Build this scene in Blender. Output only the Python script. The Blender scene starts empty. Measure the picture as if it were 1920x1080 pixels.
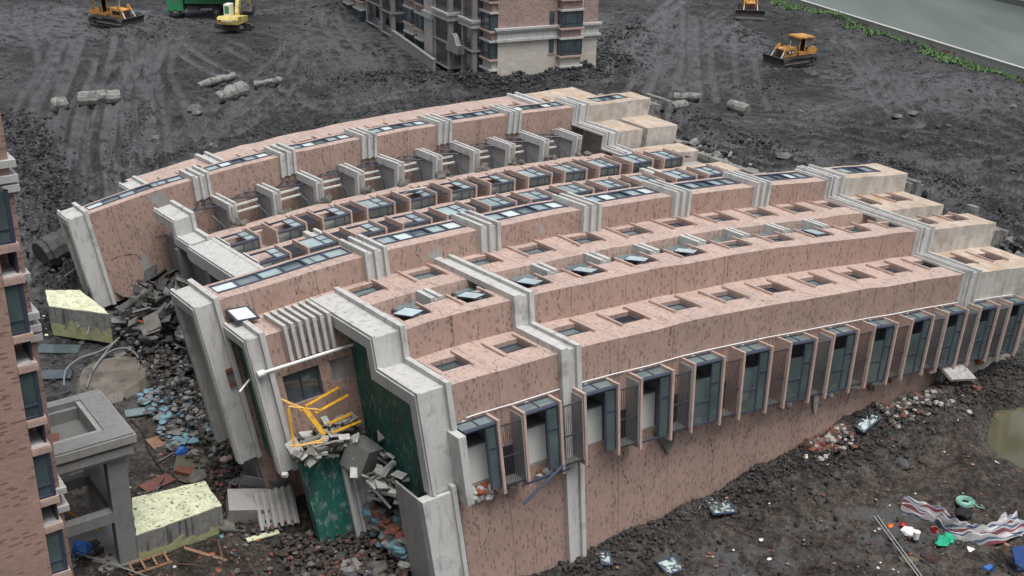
import bpy, math, random
import numpy as np
R_=math.radians
SC=bpy.context.scene
Z0=31.0
# ------------------------------------------------------------------ camera
CF,CP,CR=2159.58424,R_(23.10191),R_(1.21438)
cam=bpy.data.objects.new('camera',bpy.data.cameras.new('camera'))
SC.collection.objects.link(cam); SC.camera=cam
cam.data.sensor_width=36.0; cam.data.lens=CF/1920*36.0
cam.data.clip_start=0.5; cam.data.clip_end=3000
from mathutils import Matrix, Vector
sp,cp,sr,cr=math.sin(CP),math.cos(CP),math.sin(CR),math.cos(CR)
right=(cr,sr*sp,sr*cp); up=(-sr,cr*sp,cr*cp); fw=(0,cp,-sp)
cam.matrix_world=Matrix(((right[0],up[0],-fw[0],0),(right[1],up[1],-fw[1],0),(right[2],up[2],-fw[2],Z0),(0,0,0,1)))
# ------------------------------------------------------------------ world, sun, exposure
SUN_EL,SUN_AZ=73,150           # degrees; overcast, brightest part of the sky high behind the viewer
w=bpy.data.worlds.new('World'); SC.world=w; w.use_nodes=True
nt=w.node_tree; nt.nodes.clear()
sky=nt.nodes.new('ShaderNodeTexSky'); sky.sky_type='NISHITA'; sky.sun_disc=False
sky.sun_elevation=R_(SUN_EL); sky.sun_rotation=R_(SUN_AZ); sky.air_density=1.0; sky.dust_density=5.0; sky.ozone_density=1.0
bg=nt.nodes.new('ShaderNodeBackground'); bg.inputs['Strength'].default_value=0.075
hsv=nt.nodes.new('ShaderNodeHueSaturation'); hsv.inputs['Saturation'].default_value=0.42
wo=nt.nodes.new('ShaderNodeOutputWorld')
nt.links.new(sky.outputs[0],hsv.inputs['Color']); nt.links.new(hsv.outputs[0],bg.inputs['Color']); nt.links.new(bg.outputs[0],wo.inputs['Surface'])
sl=bpy.data.lights.new('sun','SUN'); sl.energy=1.5; sl.angle=R_(35); sl.color=(1.0,0.99,0.97)
so=bpy.data.objects.new('sun',sl); SC.collection.objects.link(so); so.location=(0,0,80)
az=R_(SUN_AZ); el=R_(SUN_EL)
sd=Vector((math.sin(az)*math.cos(el),math.cos(az)*math.cos(el),math.sin(el)))
so.rotation_euler=sd.to_track_quat('Z','Y').to_euler()
SC.view_settings.view_transform='Standard'; SC.view_settings.look='None'
SC.view_settings.exposure=0.9; SC.view_settings.gamma=1.0
SC.cycles.max_bounces=6; SC.cycles.transparent_max_bounces=8; SC.cycles.caustics_reflective=False; SC.cycles.caustics_refractive=False
# ------------------------------------------------------------------ helpers
COL=SC.collection
WOFF={}
def tag(o,label=None,cat=None,group=None,kind=None):
    if label:o['label']=label
    if cat:o['category']=cat
    if group:o['group']=group
    if kind:o['kind']=kind
    return o
def empty(name,loc,rz=0,label=None,cat=None,group=None):
    o=bpy.data.objects.new(name,None); COL.objects.link(o); o.location=loc; o.rotation_euler=(0,0,rz)
    o.empty_display_size=.3
    return tag(o,label,cat,group)
class MB:
    """collects faces; fn maps local coordinates to world (or thing) coordinates; up = index of the axis brick courses stack along"""
    def __init__(s,fn=None,up=2): s.v=[];s.f=[];s.uv=[];s.mi=[];s.fn=fn;s.up=up
    def poly(s,pts,uv=None,m=0,sm=False):
        n=len(s.v); s.v+= [tuple(p) for p in pts]; s.f.append(tuple(range(n,n+len(pts))))
        if uv is None:
            a=np.array(pts[0:3],float); nn=np.abs(np.cross(a[1]-a[0],a[2]-a[0])) if len(pts)>=3 else [0,0,1]
            if np.sum(nn)<1e-12 and len(pts)>3:
                a=np.array(pts[1:4],float); nn=np.abs(np.cross(a[1]-a[0],a[2]-a[0]))
            ax=int(np.argmax(nn)); u=s.up
            if ax==u: i,j=[k for k in range(3) if k!=u]
            else: i=[k for k in range(3) if k not in(u,ax)][0]; j=u
            uv=[(p[i],p[j]) for p in pts]
        s.uv+=list(uv); s.mi.append(m)
    def box(s,a0,a1,b0,b1,c0,c1,m=0,seg=0,skip=''):
        # seg: split along axis 0 every seg metres
        n=max(1,int(math.ceil(abs(a1-a0)/seg))) if seg else 1
        A=[a0+(a1-a0)*i/n for i in range(n+1)]
        for i in range(n):
            x0,x1=A[i],A[i+1]
            s.poly([(x0,b0,c1),(x1,b0,c1),(x1,b1,c1),(x0,b1,c1)],m=m)
            if 'b' not in skip: s.poly([(x0,b1,c0),(x1,b1,c0),(x1,b0,c0),(x0,b0,c0)],m=m)
            s.poly([(x0,b0,c0),(x1,b0,c0),(x1,b0,c1),(x0,b0,c1)],m=m)
            s.poly([(x1,b1,c0),(x0,b1,c0),(x0,b1,c1),(x1,b1,c1)],m=m)
        s.poly([(a0,b1,c0),(a0,b0,c0),(a0,b0,c1),(a0,b1,c1)],m=m)
        s.poly([(a1,b0,c0),(a1,b1,c0),(a1,b1,c1),(a1,b0,c1)],m=m)
        return s
    def obox(s,c,size,M=None,m=0,jit=0,rnd=None):
        # oriented box, centre c, 3x3 matrix M
        M=np.eye(3) if M is None else np.array(M); c=np.array(c,float); h=np.array(size,float)/2
        P=[]
        for k in ((-1,-1,-1),(1,-1,-1),(1,1,-1),(-1,1,-1),(-1,-1,1),(1,-1,1),(1,1,1),(-1,1,1)):
            q=np.array(k)*h
            if jit: q=q*(1+np.array([rnd.uniform(-jit,jit) for _ in range(3)]))
            P.append(tuple(c+M@q))
        L=[tuple(np.array(k)*h) for k in ((-1,-1,-1),(1,-1,-1),(1,1,-1),(-1,1,-1),(-1,-1,1),(1,-1,1),(1,1,1),(-1,1,1))]
        for f,(i,j) in (((4,5,6,7),(0,1)),((3,2,1,0),(0,1)),((0,1,5,4),(0,2)),((2,3,7,6),(0,2)),((1,2,6,5),(1,2)),((3,0,4,7),(1,2))):
            s.poly([P[k] for k in f],uv=[(L[k][i],L[k][j]) for k in f],m=m)
        return s
    def tube(s,pts,r,n=8,m=0,cap=True,closed=False):
        P=[np.array(p,float) for p in pts]; N=len(P); rings=[]
        rr=r if isinstance(r,(list,tuple)) else [r]*N
        t0=P[1]-P[0]; t0/=np.linalg.norm(t0)+1e-9
        ref=np.array([0,0,1.]) if abs(t0[2])<.9 else np.array([1.,0,0])
        nx=np.cross(t0,ref); nx/=np.linalg.norm(nx)
        for i in range(N):
            a=P[max(i-1,0)];b=P[min(i+1,N-1)]
            if closed: a=P[i-1]; b=P[(i+1)%N]
            t=b-a; t/=np.linalg.norm(t)+1e-9
            nx=nx-t*(nx@t); nx/=np.linalg.norm(nx)+1e-9; ny=np.cross(t,nx)
            rings.append([tuple(P[i]+rr[i]*(math.cos(2*math.pi*k/n)*nx+math.sin(2*math.pi*k/n)*ny)) for k in range(n)])
        M_=N if closed else N-1
        for i in range(M_):
            A,B=rings[i],rings[(i+1)%N]
            for k in range(n):
                k2=(k+1)%n
                s.poly([A[k],A[k2],B[k2],B[k]],uv=[(k/n,i),((k+1)/n,i),((k+1)/n,i+1),(k/n,i+1)],m=m)
        if cap and not closed:
            s.poly(rings[0][::-1],m=m); s.poly(rings[-1],m=m)
        return s
    def prism(s,pts,axis,c0,c1,m=0):
        # extrude 2-D outline (in the two other axes) along axis
        o=[k for k in range(3) if k!=axis]
        def mk(p,c):
            q=[0,0,0]; q[o[0]]=p[0]; q[o[1]]=p[1]; q[axis]=c; return tuple(q)
        A=[mk(p,c0) for p in pts];B=[mk(p,c1) for p in pts]
        s.poly(A[::-1],m=m); s.poly(B,m=m)
        for i in range(len(pts)):
            j=(i+1)%len(pts); s.poly([A[i],A[j],B[j],B[i]],m=m)
        return s
    def rock(s,c,size,rnd,m=0,flat=1.0):
        # irregular faceted lump
        c=np.array(c,float); t=(1+5**.5)/2
        V=[(-1,t,0),(1,t,0),(-1,-t,0),(1,-t,0),(0,-1,t),(0,1,t),(0,-1,-t),(0,1,-t),(t,0,-1),(t,0,1),(-t,0,-1),(-t,0,1)]
        F=[(0,11,5),(0,5,1),(0,1,7),(0,7,10),(0,10,11),(1,5,9),(5,11,4),(11,10,2),(10,7,6),(7,1,8),(3,9,4),(3,4,2),(3,2,6),(3,6,8),(3,8,9),(4,9,5),(2,4,11),(6,2,10),(8,6,7),(9,8,1)]
        a=rnd.uniform(0,6.28); ca,sa=math.cos(a),math.sin(a)
        sx,sy,sz=[size*rnd.uniform(.6,1.3)/1.9 for _ in range(3)]; sz*=flat
        W=[]
        for v in V:
            k=rnd.uniform(.7,1.15); x,y,z=v[0]*sx*k,v[1]*sy*k,v[2]*sz*k
            W.append((c[0]+x*ca-y*sa,c[1]+x*sa+y*ca,c[2]+z))
        n=len(s.v); s.v+=W
        for f in F:
            s.f.append((n+f[0],n+f[1],n+f[2])); s.uv+=[(0,0),(1,0),(0,1)]; s.mi.append(m)
    def build(s,name,mats,parent=None,smooth=False):
        if not s.f: return None
        off=np.array(WOFF.get(parent.name,(0,0,0)) if parent is not None else (0,0,0),float)
        V=s.v if s.fn is None else [s.fn(*p) for p in s.v]
        V=np.array(V,float)-off
        me=bpy.data.meshes.new(name); me.from_pydata(V.tolist(),[],s.f)
        if not isinstance(mats,(list,tuple)): mats=[mats]
        for m in mats: me.materials.append(m)
        if len(mats)>1: me.polygons.foreach_set('material_index',s.mi)
        ul=me.uv_layers.new(name='UVMap'); ul.data.foreach_set('uv',np.array(s.uv,float).ravel())
        if smooth: me.polygons.foreach_set('use_smooth',[True]*len(me.polygons))
        me.update(); o=bpy.data.objects.new(name,me); COL.objects.link(o)
        if parent is not None: o.parent=parent
        return o
def wthing(name,loc,label,cat,group=None):
    """thing whose parts are given in world coordinates"""
    o=empty(name,loc,0,label,cat,group); WOFF[o.name]=tuple(loc); return o
def sub(parent):
    # sub-parts hang on a part mesh whose origin is the thing's empty: same world offset
    WOFF[parent.name]=WOFF.get(parent.parent.name,(0,0,0)); return parent
def rotm(ax,ay,az):
    cx,sx,cy,sy,cz,sz=math.cos(ax),math.sin(ax),math.cos(ay),math.sin(ay),math.cos(az),math.sin(az)
    X=np.array([[1,0,0],[0,cx,-sx],[0,sx,cx]]);Y=np.array([[cy,0,sy],[0,1,0],[-sy,0,cy]]);Z=np.array([[cz,-sz,0],[sz,cz,0],[0,0,1]])
    return Z@Y@X
# ------------------------------------------------------------------ fallen-building frame (u = storey direction, w = across, h = up)
FX,FY,FZ,FYAW=18.53363,52.8885,-24.00426+Z0,R_(33.86321)
FU=np.array([math.cos(FYAW),math.sin(FYAW),0]);FV=np.array([-math.sin(FYAW),math.cos(FYAW),0])
def _j(x): i=math.floor(x); f=x-i; a=math.sin(i*127.1)*43758.5; b=math.sin((i+1)*127.1)*43758.5; return (a-math.floor(a))*(1-f)+(b-math.floor(b))*f-.5
def D(u,w,h):
    # storeys are slightly out of line with each other
    zn=0 if w<3.3 else (7 if w<8.5 else (19 if w<20 else (31 if w<33 else 47))); h=h+.10*_j(u/1.45+zn); u0_=u

    s=-.10891-2*.00197*u+3*.00005*u*u; z=-.10891*u-.00197*u*u+.00005*u**3
    k=1/math.sqrt(1+s*s); n=np.array([-s*FU[0]*k,-s*FU[1]*k,k]); t=R_(-2.27725+.16261*u); ct,st=math.cos(t),math.sin(t)
    p=np.array([FX,FY,FZ+z])+FU*u+FV*(.00142*u*u)+w*(FV*ct+n*st)+h*(n*ct-FV*st)
    return (float(p[0]),float(p[1]),float(p[2]))
def UW(X,Y):
    dx,dy=X-FX,Y-FY
    u=dx*FU[0]+dy*FU[1]; return u,dx*FV[0]+dy*FV[1]-.00142*u*u
# ------------------------------------------------------------------ materials
class N:
    def __init__(s,name):
        s.m=bpy.data.materials.new(name); s.m.use_nodes=True; s.t=s.m.node_tree; s.t.nodes.clear()
        s.out=s.n('ShaderNodeOutputMaterial'); s.b=s.n('ShaderNodeBsdfPrincipled'); s.l(s.b.outputs[0],s.out.inputs[0])
    def n(s,t,**k):
        x=s.t.nodes.new(t)
        for a,b in k.items():
            if a.startswith('i_'): x.inputs[a[2:].replace('_',' ')].default_value=b
            else: setattr(x,a,b)
        return x
    def l(s,a,b): s.t.links.new(a,b)
    def noise(s,scale,detail=4,rough=.55,vec=None,dist=0):
        x=s.n('ShaderNodeTexNoise'); x.inputs['Scale'].default_value=scale; x.inputs['Detail'].default_value=detail; x.inputs['Roughness'].default_value=rough; x.inputs['Distortion'].default_value=dist
        s.l(vec if vec is not None else s.geo(),x.inputs['Vector']); return x.outputs['Fac']
    def geo(s):
        if not hasattr(s,'_g'): s._g=s.n('ShaderNodeNewGeometry').outputs['Position']
        return s._g
    def uv(s):
        if not hasattr(s,'_u'): s._u=s.n('ShaderNodeUVMap',uv_map='UVMap').outputs[0]
        return s._u
    def ramp(s,fac,stops,const=False):
        x=s.n('ShaderNodeValToRGB'); e=x.color_ramp
        if const: e.interpolation='CONSTANT'
        while len(e.elements)<len(stops): e.elements.new(.5)
        for q,(p,c) in zip(e.elements,stops):
            q.position=p; q.color=(c,c,c,1) if not isinstance(c,(tuple,list)) else (*c,1)
        s.l(fac,x.inputs[0]); return x.outputs[0]
    def math(s,op,a,b=None,c=None):
        x=s.n('ShaderNodeMath',operation=op)
        for i,v in enumerate((a,b,c)):
            if v is None: continue
            if hasattr(v,'links'): s.l(v,x.inputs[i])
            else: x.inputs[i].default_value=v
        return x.outputs[0]
    def mix(s,f,a,b,mode='MIX'):
        x=s.n('ShaderNodeMix',data_type='RGBA',blend_type=mode)
        for i,v in ((0,f),(6,a),(7,b)):
            if hasattr(v,'links'): s.l(v,x.inputs[i])
            elif isinstance(v,(tuple,list)): x.inputs[i].default_value=(*v,1)
            elif i==0: x.inputs[i].default_value=v
            else: x.inputs[i].default_value=(v,v,v,1)
        return x.outputs[2]
    def setc(s,c): 
        if hasattr(c,'links'): s.l(c,s.b.inputs['Base Color'])
        else: s.b.inputs['Base Color'].default_value=(*c,1)
    def rough(s,r):
        if hasattr(r,'links'): s.l(r,s.b.inputs['Roughness'])
        else: s.b.inputs['Roughness'].default_value=r
    def bump(s,h,strength=.5,dist=.02):
        x=s.n('ShaderNodeBump'); x.inputs['Strength'].default_value=strength; x.inputs['Distance'].default_value=dist
        s.l(h,x.inputs['Height']); s.l(x.outputs[0],s.b.inputs['Normal'])
def vary(name,c,rough=.7,sc=3.,amt=.25,dirt=None,bump=.15,metal=0,detail=5,spec=None):
    m=N(name); n1=m.noise(sc,detail); n2=m.noise(sc*7.3,3)
    f=m.ramp(m.math('ADD',m.math('MULTIPLY',n1,.7),m.math('MULTIPLY',n2,.3)),[(.33,1-amt),(.66,1+amt)])
    col=m.mix(1.,c,f,'MULTIPLY')
    if dirt:
        dc,da,ds=dirt; d=m.ramp(m.noise(ds,6,.65),[(.5-.0,0.),(.62,1.)]); col=m.mix(m.math('MULTIPLY',d,da),col,dc)
    m.setc(col); m.rough(rough); m.b.inputs['Metallic'].default_value=metal
    if spec is not None: m.b.inputs['Specular IOR Level'].default_value=spec
    if bump: m.bump(m.math('ADD',n1,n2),bump,.02)
    return m.m
def tile_mat(name,c,dark,mortar,darkp=.86,crack=0.,rusty=0.,dirtk=.22,bw=.235,bh=.068,dh=.136,amt=.1,vein=.5):
    m=N(name); uv=m.uv()
    b=m.n('ShaderNodeTexBrick'); b.offset=.5; b.inputs['Scale'].default_value=1; b.inputs['Brick Width'].default_value=bw; b.inputs['Row Height'].default_value=bh; b.inputs['Mortar Size'].default_value=.007; b.inputs['Mortar Smooth'].default_value=.1
    b.inputs['Color1'].default_value=(.86,.86,.86,1); b.inputs['Color2'].default_value=(1.1,1.1,1.1,1); b.inputs['Mortar'].default_value=(*mortar,1); b.inputs['Bias'].default_value=0
    m.l(uv,b.inputs['Vector'])
    if dh>.25 or dh<.1:
        k=m.n('ShaderNodeTexBrick'); k.offset=.5; k.inputs['Scale'].default_value=1; k.inputs['Brick Width'].default_value=bw; k.inputs['Row Height'].default_value=dh; k.inputs['Mortar Size'].default_value=0
        k.inputs['Color1'].default_value=(0,0,0,1); k.inputs['Color2'].default_value=(1,1,1,1); m.l(uv,k.inputs['Vector'])
        dk=m.ramp(k.outputs['Color'],[(0,0.),(darkp,1.)],True)
    else:
        # scattered single dark tiles: two sparse layers of isolated cells
        L_=[]
        for cw_,ch_,ox_ in ((.27,.20,0.),(.38,.31,.31)):
            mp_=m.n('ShaderNodeMapping'); mp_.inputs['Location'].default_value=(ox_,ox_*.7,0); m.l(uv,mp_.inputs['Vector'])
            k=m.n('ShaderNodeTexBrick'); k.offset=.5; k.inputs['Scale'].default_value=1; k.inputs['Brick Width'].default_value=cw_; k.inputs['Row Height'].default_value=ch_; k.inputs['Mortar Size'].default_value=.048 if ox_==0 else .098; k.inputs['Mortar Smooth'].default_value=0
            k.inputs['Color1'].default_value=(0,0,0,1); k.inputs['Color2'].default_value=(1,1,1,1); k.inputs['Mortar'].default_value=(0,0,0,1); m.l(mp_.outputs[0],k.inputs['Vector'])
            L_.append(m.ramp(k.outputs['Color'],[(0,0.),(darkp-.13,1.)],True))
        dk=m.math('MULTIPLY',m.math('MAXIMUM',L_[0],L_[1]),m.ramp(m.noise(2.7,2),[(.35,.45),(.6,1.)]))
    col=m.mix(dk,c,dark); col=m.mix(1.,col,b.outputs['Color'],'MULTIPLY')
    col=m.mix(b.outputs['Fac'],col,mortar)
    n=m.noise(.35,4,.6); n2=m.noise(2.2,4)
    col=m.mix(1.,col,m.ramp(m.math('ADD',m.math('MULTIPLY',n,.6),m.math('MULTIPLY',n2,.4)),[(.3,1-amt),(.7,1+amt)]),'MULTIPLY')
    mult=m.noise(.9,6,.7)
    col=m.mix(m.ramp(mult,[(.5,0.),(.7,dirtk)]),col,(.13,.11,.1))
    if crack:
        sx=m.n('ShaderNodeSeparateXYZ'); m.l(uv,sx.inputs[0])
        # cracks running across the storeys: displaced lines at uneven spacing, broken up by noise
        wob=m.math('MULTIPLY',m.math('SUBTRACT',m.noise(1.1,5,.7),.5),.9)
        yy=m.math('ADD',m.math('DIVIDE',sx.outputs[1],1.45),wob)
        fr=m.math('ABSOLUTE',m.math('SUBTRACT',m.math('FRACT',yy),.5))
        ln=m.math('LESS_THAN',fr,.009); msk=m.math('GREATER_THAN',m.noise(.55,2,.5),.5)
        yy2=m.math('ADD',m.math('DIVIDE',sx.outputs[1],2.9),.17)
        fr2=m.math('ABSOLUTE',m.math('SUBTRACT',m.math('FRACT',yy2),.5))
        ln2=m.math('LESS_THAN',fr2,.0042)
        cr_=m.math('MAXIMUM',m.math('MULTIPLY',ln,msk),ln2)
        col=m.mix(m.math('MULTIPLY',cr_,crack),col,(.035,.03,.03))
    if rusty:
        r=m.ramp(m.noise(.8,6,.7,dist=1.),[(.45,0.),(.65,1.)]); col=m.mix(m.math('MULTIPLY',r,rusty),col,(.36,.2,.09))
    m.setc(col); m.rough(m.ramp(n2,[(.3,.42),(.7,.62)])); m.bump(b.outputs['Fac'],-.3,.004)
    return m.m
def conc_mat(name,c,rough=.75,streak=.25,amt=.12,dirt=.2,dc=(.08,.075,.07)):
    m=N(name); n1=m.noise(.7,6,.65); n2=m.noise(9,4); 
    mp=m.n('ShaderNodeMapping'); mp.inputs['Scale'].default_value=(3.,3.,.35); m.l(m.geo(),mp.inputs['Vector'])
    st=m.noise(1.2,5,.6,vec=mp.outputs[0])
    col=m.mix(1.,c,m.ramp(m.math('ADD',m.math('MULTIPLY',n1,.6),m.math('MULTIPLY',n2,.4)),[(.3,1-amt),(.7,1+amt)]),'MULTIPLY')
    col=m.mix(m.ramp(st,[(.52,0.),(.75,streak)]),col,dc); col=m.mix(m.ramp(n1,[(.56,0.),(.7,dirt)]),col,dc)
    m.setc(col); m.rough(rough); m.bump(m.math('ADD',n2,n1),.2,.02); return m.m
def glass_mat(name,c,rough=.06,streak=.3,spec=.9,tr=0.):
    m=N(name); n=m.noise(1.3,3); n2=m.noise(.45,2)
    m.setc(m.mix(1.,c,m.ramp(m.math('ADD',m.math('MULTIPLY',n,.5),m.math('MULTIPLY',n2,.5)),[(.35,1-streak),(.65,1+streak)]),'MULTIPLY')); m.rough(rough); m.b.inputs['Specular IOR Level'].default_value=spec
    m.b.inputs['Coat Weight'].default_value=.6; m.b.inputs['Coat Roughness'].default_value=.05
    if tr:
        t=m.n('ShaderNodeBsdfTransparent'); t.inputs[0].default_value=(.72,.82,.8,1); x=m.n('ShaderNodeMixShader'); x.inputs[0].default_value=tr
        m.l(m.b.outputs[0],x.inputs[1]); m.l(t.outputs[0],x.inputs[2]); m.l(x.outputs[0],m.out.inputs[0])
    return m.m
PINK=(.465,.345,.295)
M={}
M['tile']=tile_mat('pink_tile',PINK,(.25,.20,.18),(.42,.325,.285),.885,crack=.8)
M['tile_shaded']=tile_mat('pink_tile_shaded',(.36,.245,.202),(.16,.12,.105),(.33,.245,.21),.875,crack=.8)  # same tile in a darker colour, shade painted in for side faces
M['tile_plain']=tile_mat('pink_tile_plain',(.47,.345,.295),(.43,.30,.25),(.38,.28,.24),.95)
M['tile_far']=tile_mat('tile_far',(.37,.27,.24),(.14,.1,.1),(.3,.21,.18),.87)
M['tile_tower']=tile_mat('tile_tower',(.37,.245,.20),(.19,.12,.10),(.27,.185,.155),.90,bh=.075,dh=.075,amt=.16)
M['stone']=tile_mat('stone_cladding',(.50,.475,.435),(.40,.36,.315),(.30,.28,.25),.75,dirtk=.45,bw=.62,bh=.31,dh=.31,amt=.14)
M['stone_far']=tile_mat('stone_far',(.55,.52,.46),(.47,.43,.37),(.42,.39,.34),.7,dirtk=.15,bw=.8,bh=.4,dh=.4,amt=.08)
M['stone_top']=tile_mat('stone_stained',(.50,.43,.36),(.42,.33,.25),(.28,.24,.2),.7,dirtk=.45,bw=.62,bh=.31,dh=.31,amt=.16,rusty=.5)
M['white']=conc_mat('painted_concrete',(.47,.47,.455),.7,.5,.16,.5)
M['whitew']=conc_mat('white_wall',(.66,.67,.64),.7,.1,.05,.1)
M['grey']=conc_mat('grey_concrete',(.30,.295,.28),.85,.35,.2,.35)
M['greyd']=conc_mat('dark_concrete',(.16,.16,.155),.85,.4,.25,.4)
def green_mat():
    m=N('green_membrane'); mp=m.n('ShaderNodeMapping'); mp.inputs['Scale'].default_value=(1.,1.,.42); m.l(m.geo(),mp.inputs['Vector'])
    a=m.noise(1.9,5,.65,vec=mp.outputs[0]); b=m.noise(4.5,4,.6,vec=mp.outputs[0]); c=m.mix(1.,(.015,.115,.09),m.ramp(b,[(.3,.6),(.7,1.3)]),'MULTIPLY')
    c=m.mix(m.ramp(a,[(.38,.85),(.47,0.)]),c,(.035,.045,.043)); c=m.mix(m.ramp(b,[(.56,0.),(.63,.8)]),c,(.20,.225,.215)); c=m.mix(m.ramp(a,[(.6,0.),(.66,.7)]),c,(.11,.115,.11))
    m.setc(c); m.rough(.6); m.bump(b,.3,.02); return m.m
M['green']=green_mat()
M['frame']=vary('window_frame_blue',(.045,.055,.085),.35,4,.1,bump=0)
M['black']=vary('dark_interior',(.012,.012,.014),.9,4,.2,bump=0)
M['mesh']=vary('grille_metal',(.04,.042,.055),.5,9,.3,bump=0)
M['glass']=glass_mat('pane_teal',(.13,.175,.18),.12)
M['glass_d']=glass_mat('pane_dark',(.055,.075,.08),.08)
M['glass_t']=glass_mat('pane_clear',(.085,.12,.12),.08,tr=.3)
M['glass_l']=glass_mat('pane_skylit',(.33,.42,.43),.12,.28)  # reflected sky is put into this pale base colour
M['glass_w']=glass_mat('pane_white',(.66,.74,.73),.3,.12,.4)  # whitish base colour stands in for reflected sky and curtains
M['pipe']=vary('white_pvc',(.72,.72,.70),.4,3,.08,bump=0)
M['yellow']=vary('yellow_paint',(.62,.33,.015),.45,4,.2,dirt=((.2,.1,.03),.5,5),bump=.1)
M['dozer']=vary('dozer_orange',(.50,.25,.06),.55,1.5,.25,dirt=((.10,.08,.06),.85,1.6),bump=.1)
M['excav']=vary('excavator_yellow',(.62,.50,.16),.5,1.5,.15,dirt=((.16,.13,.08),.6,1.6),bump=.05)
M['truckg']=vary('truck_green',(.03,.24,.10),.45,1.0,.12,dirt=((.16,.15,.12),.5,1.5),bump=.05)
M['rubber']=vary('tyre',(.03,.03,.032),.85,4,.2,dirt=((.12,.11,.10),.8,3),bump=.2)
M['track']=vary('steel_track',(.05,.047,.045),.7,3,.3,dirt=((.1,.09,.08),.6,2),bump=.3)
M['steel']=vary('bright_steel',(.65,.65,.64),.25,3,.1,bump=0,metal=.6)
M['rust']=vary('rusty_steel',(.10,.055,.04),.8,5,.4,bump=.2)
M['brickred']=vary('broken_brick',(.30,.085,.045),.9,6,.35,bump=.4)
M['wood']=vary('plywood',(.22,.13,.08),.8,2.5,.25,bump=.2)
M['redboard']=vary('red_board',(.15,.055,.045),.75,3,.25,dirt=((.08,.07,.06),.5,4),bump=.15)
M['blue']=vary('blue_sheet',(.03,.12,.42),.4,3,.4,bump=.2)
M['cyan']=vary('blue_foam',(.12,.24,.29),.7,3,.25,dirt=((.1,.1,.1),.5,5),bump=.2)
M['greencloth']=vary('green_cloth',(.01,.30,.17),.8,6,.3,bump=.3)
M['hose']=vary('pale_green_hose',(.20,.42,.34),.5,5,.15,bump=0)
M['hose_g']=vary('grey_hose',(.20,.21,.21),.5,5,.2,bump=0)
M['orange']=vary('orange_plastic',(.80,.16,.02),.35,5,.05,bump=0)
M['red']=vary('red_plastic',(.42,.02,.02),.35,5,.1,bump=0)
M['plastic_w']=vary('white_plastic',(.75,.75,.73),.4,5,.05,bump=0)
M['whitebit']=vary('plaster',(.45,.45,.43),.85,4,.3,bump=.3)
M['foamy']=None
def foam_mat():
    m=N('foam_board'); n=m.noise(2.2,5,.6); d=m.ramp(m.noise(6.5,2,.5),[(.62,0.),(.66,1.)]); d2=m.ramp(m.noise(14,2,.5),[(.66,0.),(.7,1.)])
    col=m.mix(1.,(.58,.60,.42),m.ramp(n,[(.3,.7),(.6,1.1)]),'MULTIPLY'); col=m.mix(m.math('MAXIMUM',d,d2),col,(.05,.045,.035))
    m.setc(col); m.rough(.8); m.bump(n,.1,.01); return m.m
M['foam']=foam_mat()
def peel_mat():
    m=N('peeling_foam'); sx=m.n('ShaderNodeSeparateXYZ'); m.l(m.uv(),sx.inputs[0])
    k=m.math('ADD',sx.outputs[1],m.math('MULTIPLY',m.math('SUBTRACT',m.noise(.9,5,.6),.5),2.6))
    f=m.math('LESS_THAN',k,-1.05)
    n=m.noise(3,5,.65); g=m.mix(1.,(.20,.20,.19),m.ramp(n,[(.3,.7),(.7,1.2)]),'MULTIPLY')
    mp=m.n('ShaderNodeMapping'); mp.inputs['Scale'].default_value=(5,5,.3); m.l(m.geo(),mp.inputs['Vector'])
    st=m.ramp(m.noise(1.,3,.5,vec=mp.outputs[0]),[(.56,0.),(.62,.8)]); g=m.mix(st,g,(.05,.05,.045))
    y=m.mix(1.,(.33,.34,.18),m.ramp(n,[(.3,.7),(.7,1.15)]),'MULTIPLY')
    m.setc(m.mix(f,g,y)); m.rough(.85); m.bump(n,.3,.02); return m.m
M['peel']=peel_mat()
def stripe_mat():
    m=N('striped_tarp'); sx=m.n('ShaderNodeSeparateXYZ'); m.l(m.uv(),sx.inputs[0])
    v=m.math('FRACT',m.math('MULTIPLY',sx.outputs[0],1/.30))
    c=m.ramp(v,[(0,(.48,.47,.47)),(.24,(.05,.08,.15)),(.42,(.48,.47,.47)),(.58,(.22,.07,.08)),(.72,(.46,.46,.47)),(.80,(.10,.14,.22)),(.9,(.45,.45,.45))],True)
    m.setc(m.mix(1.,c,m.ramp(m.noise(3,5),[(.3,.7),(.7,1.05)]),'MULTIPLY')); m.rough(.6); m.bump(m.noise(14,4),.5,.02); return m.m
M['stripe']=stripe_mat()
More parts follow.
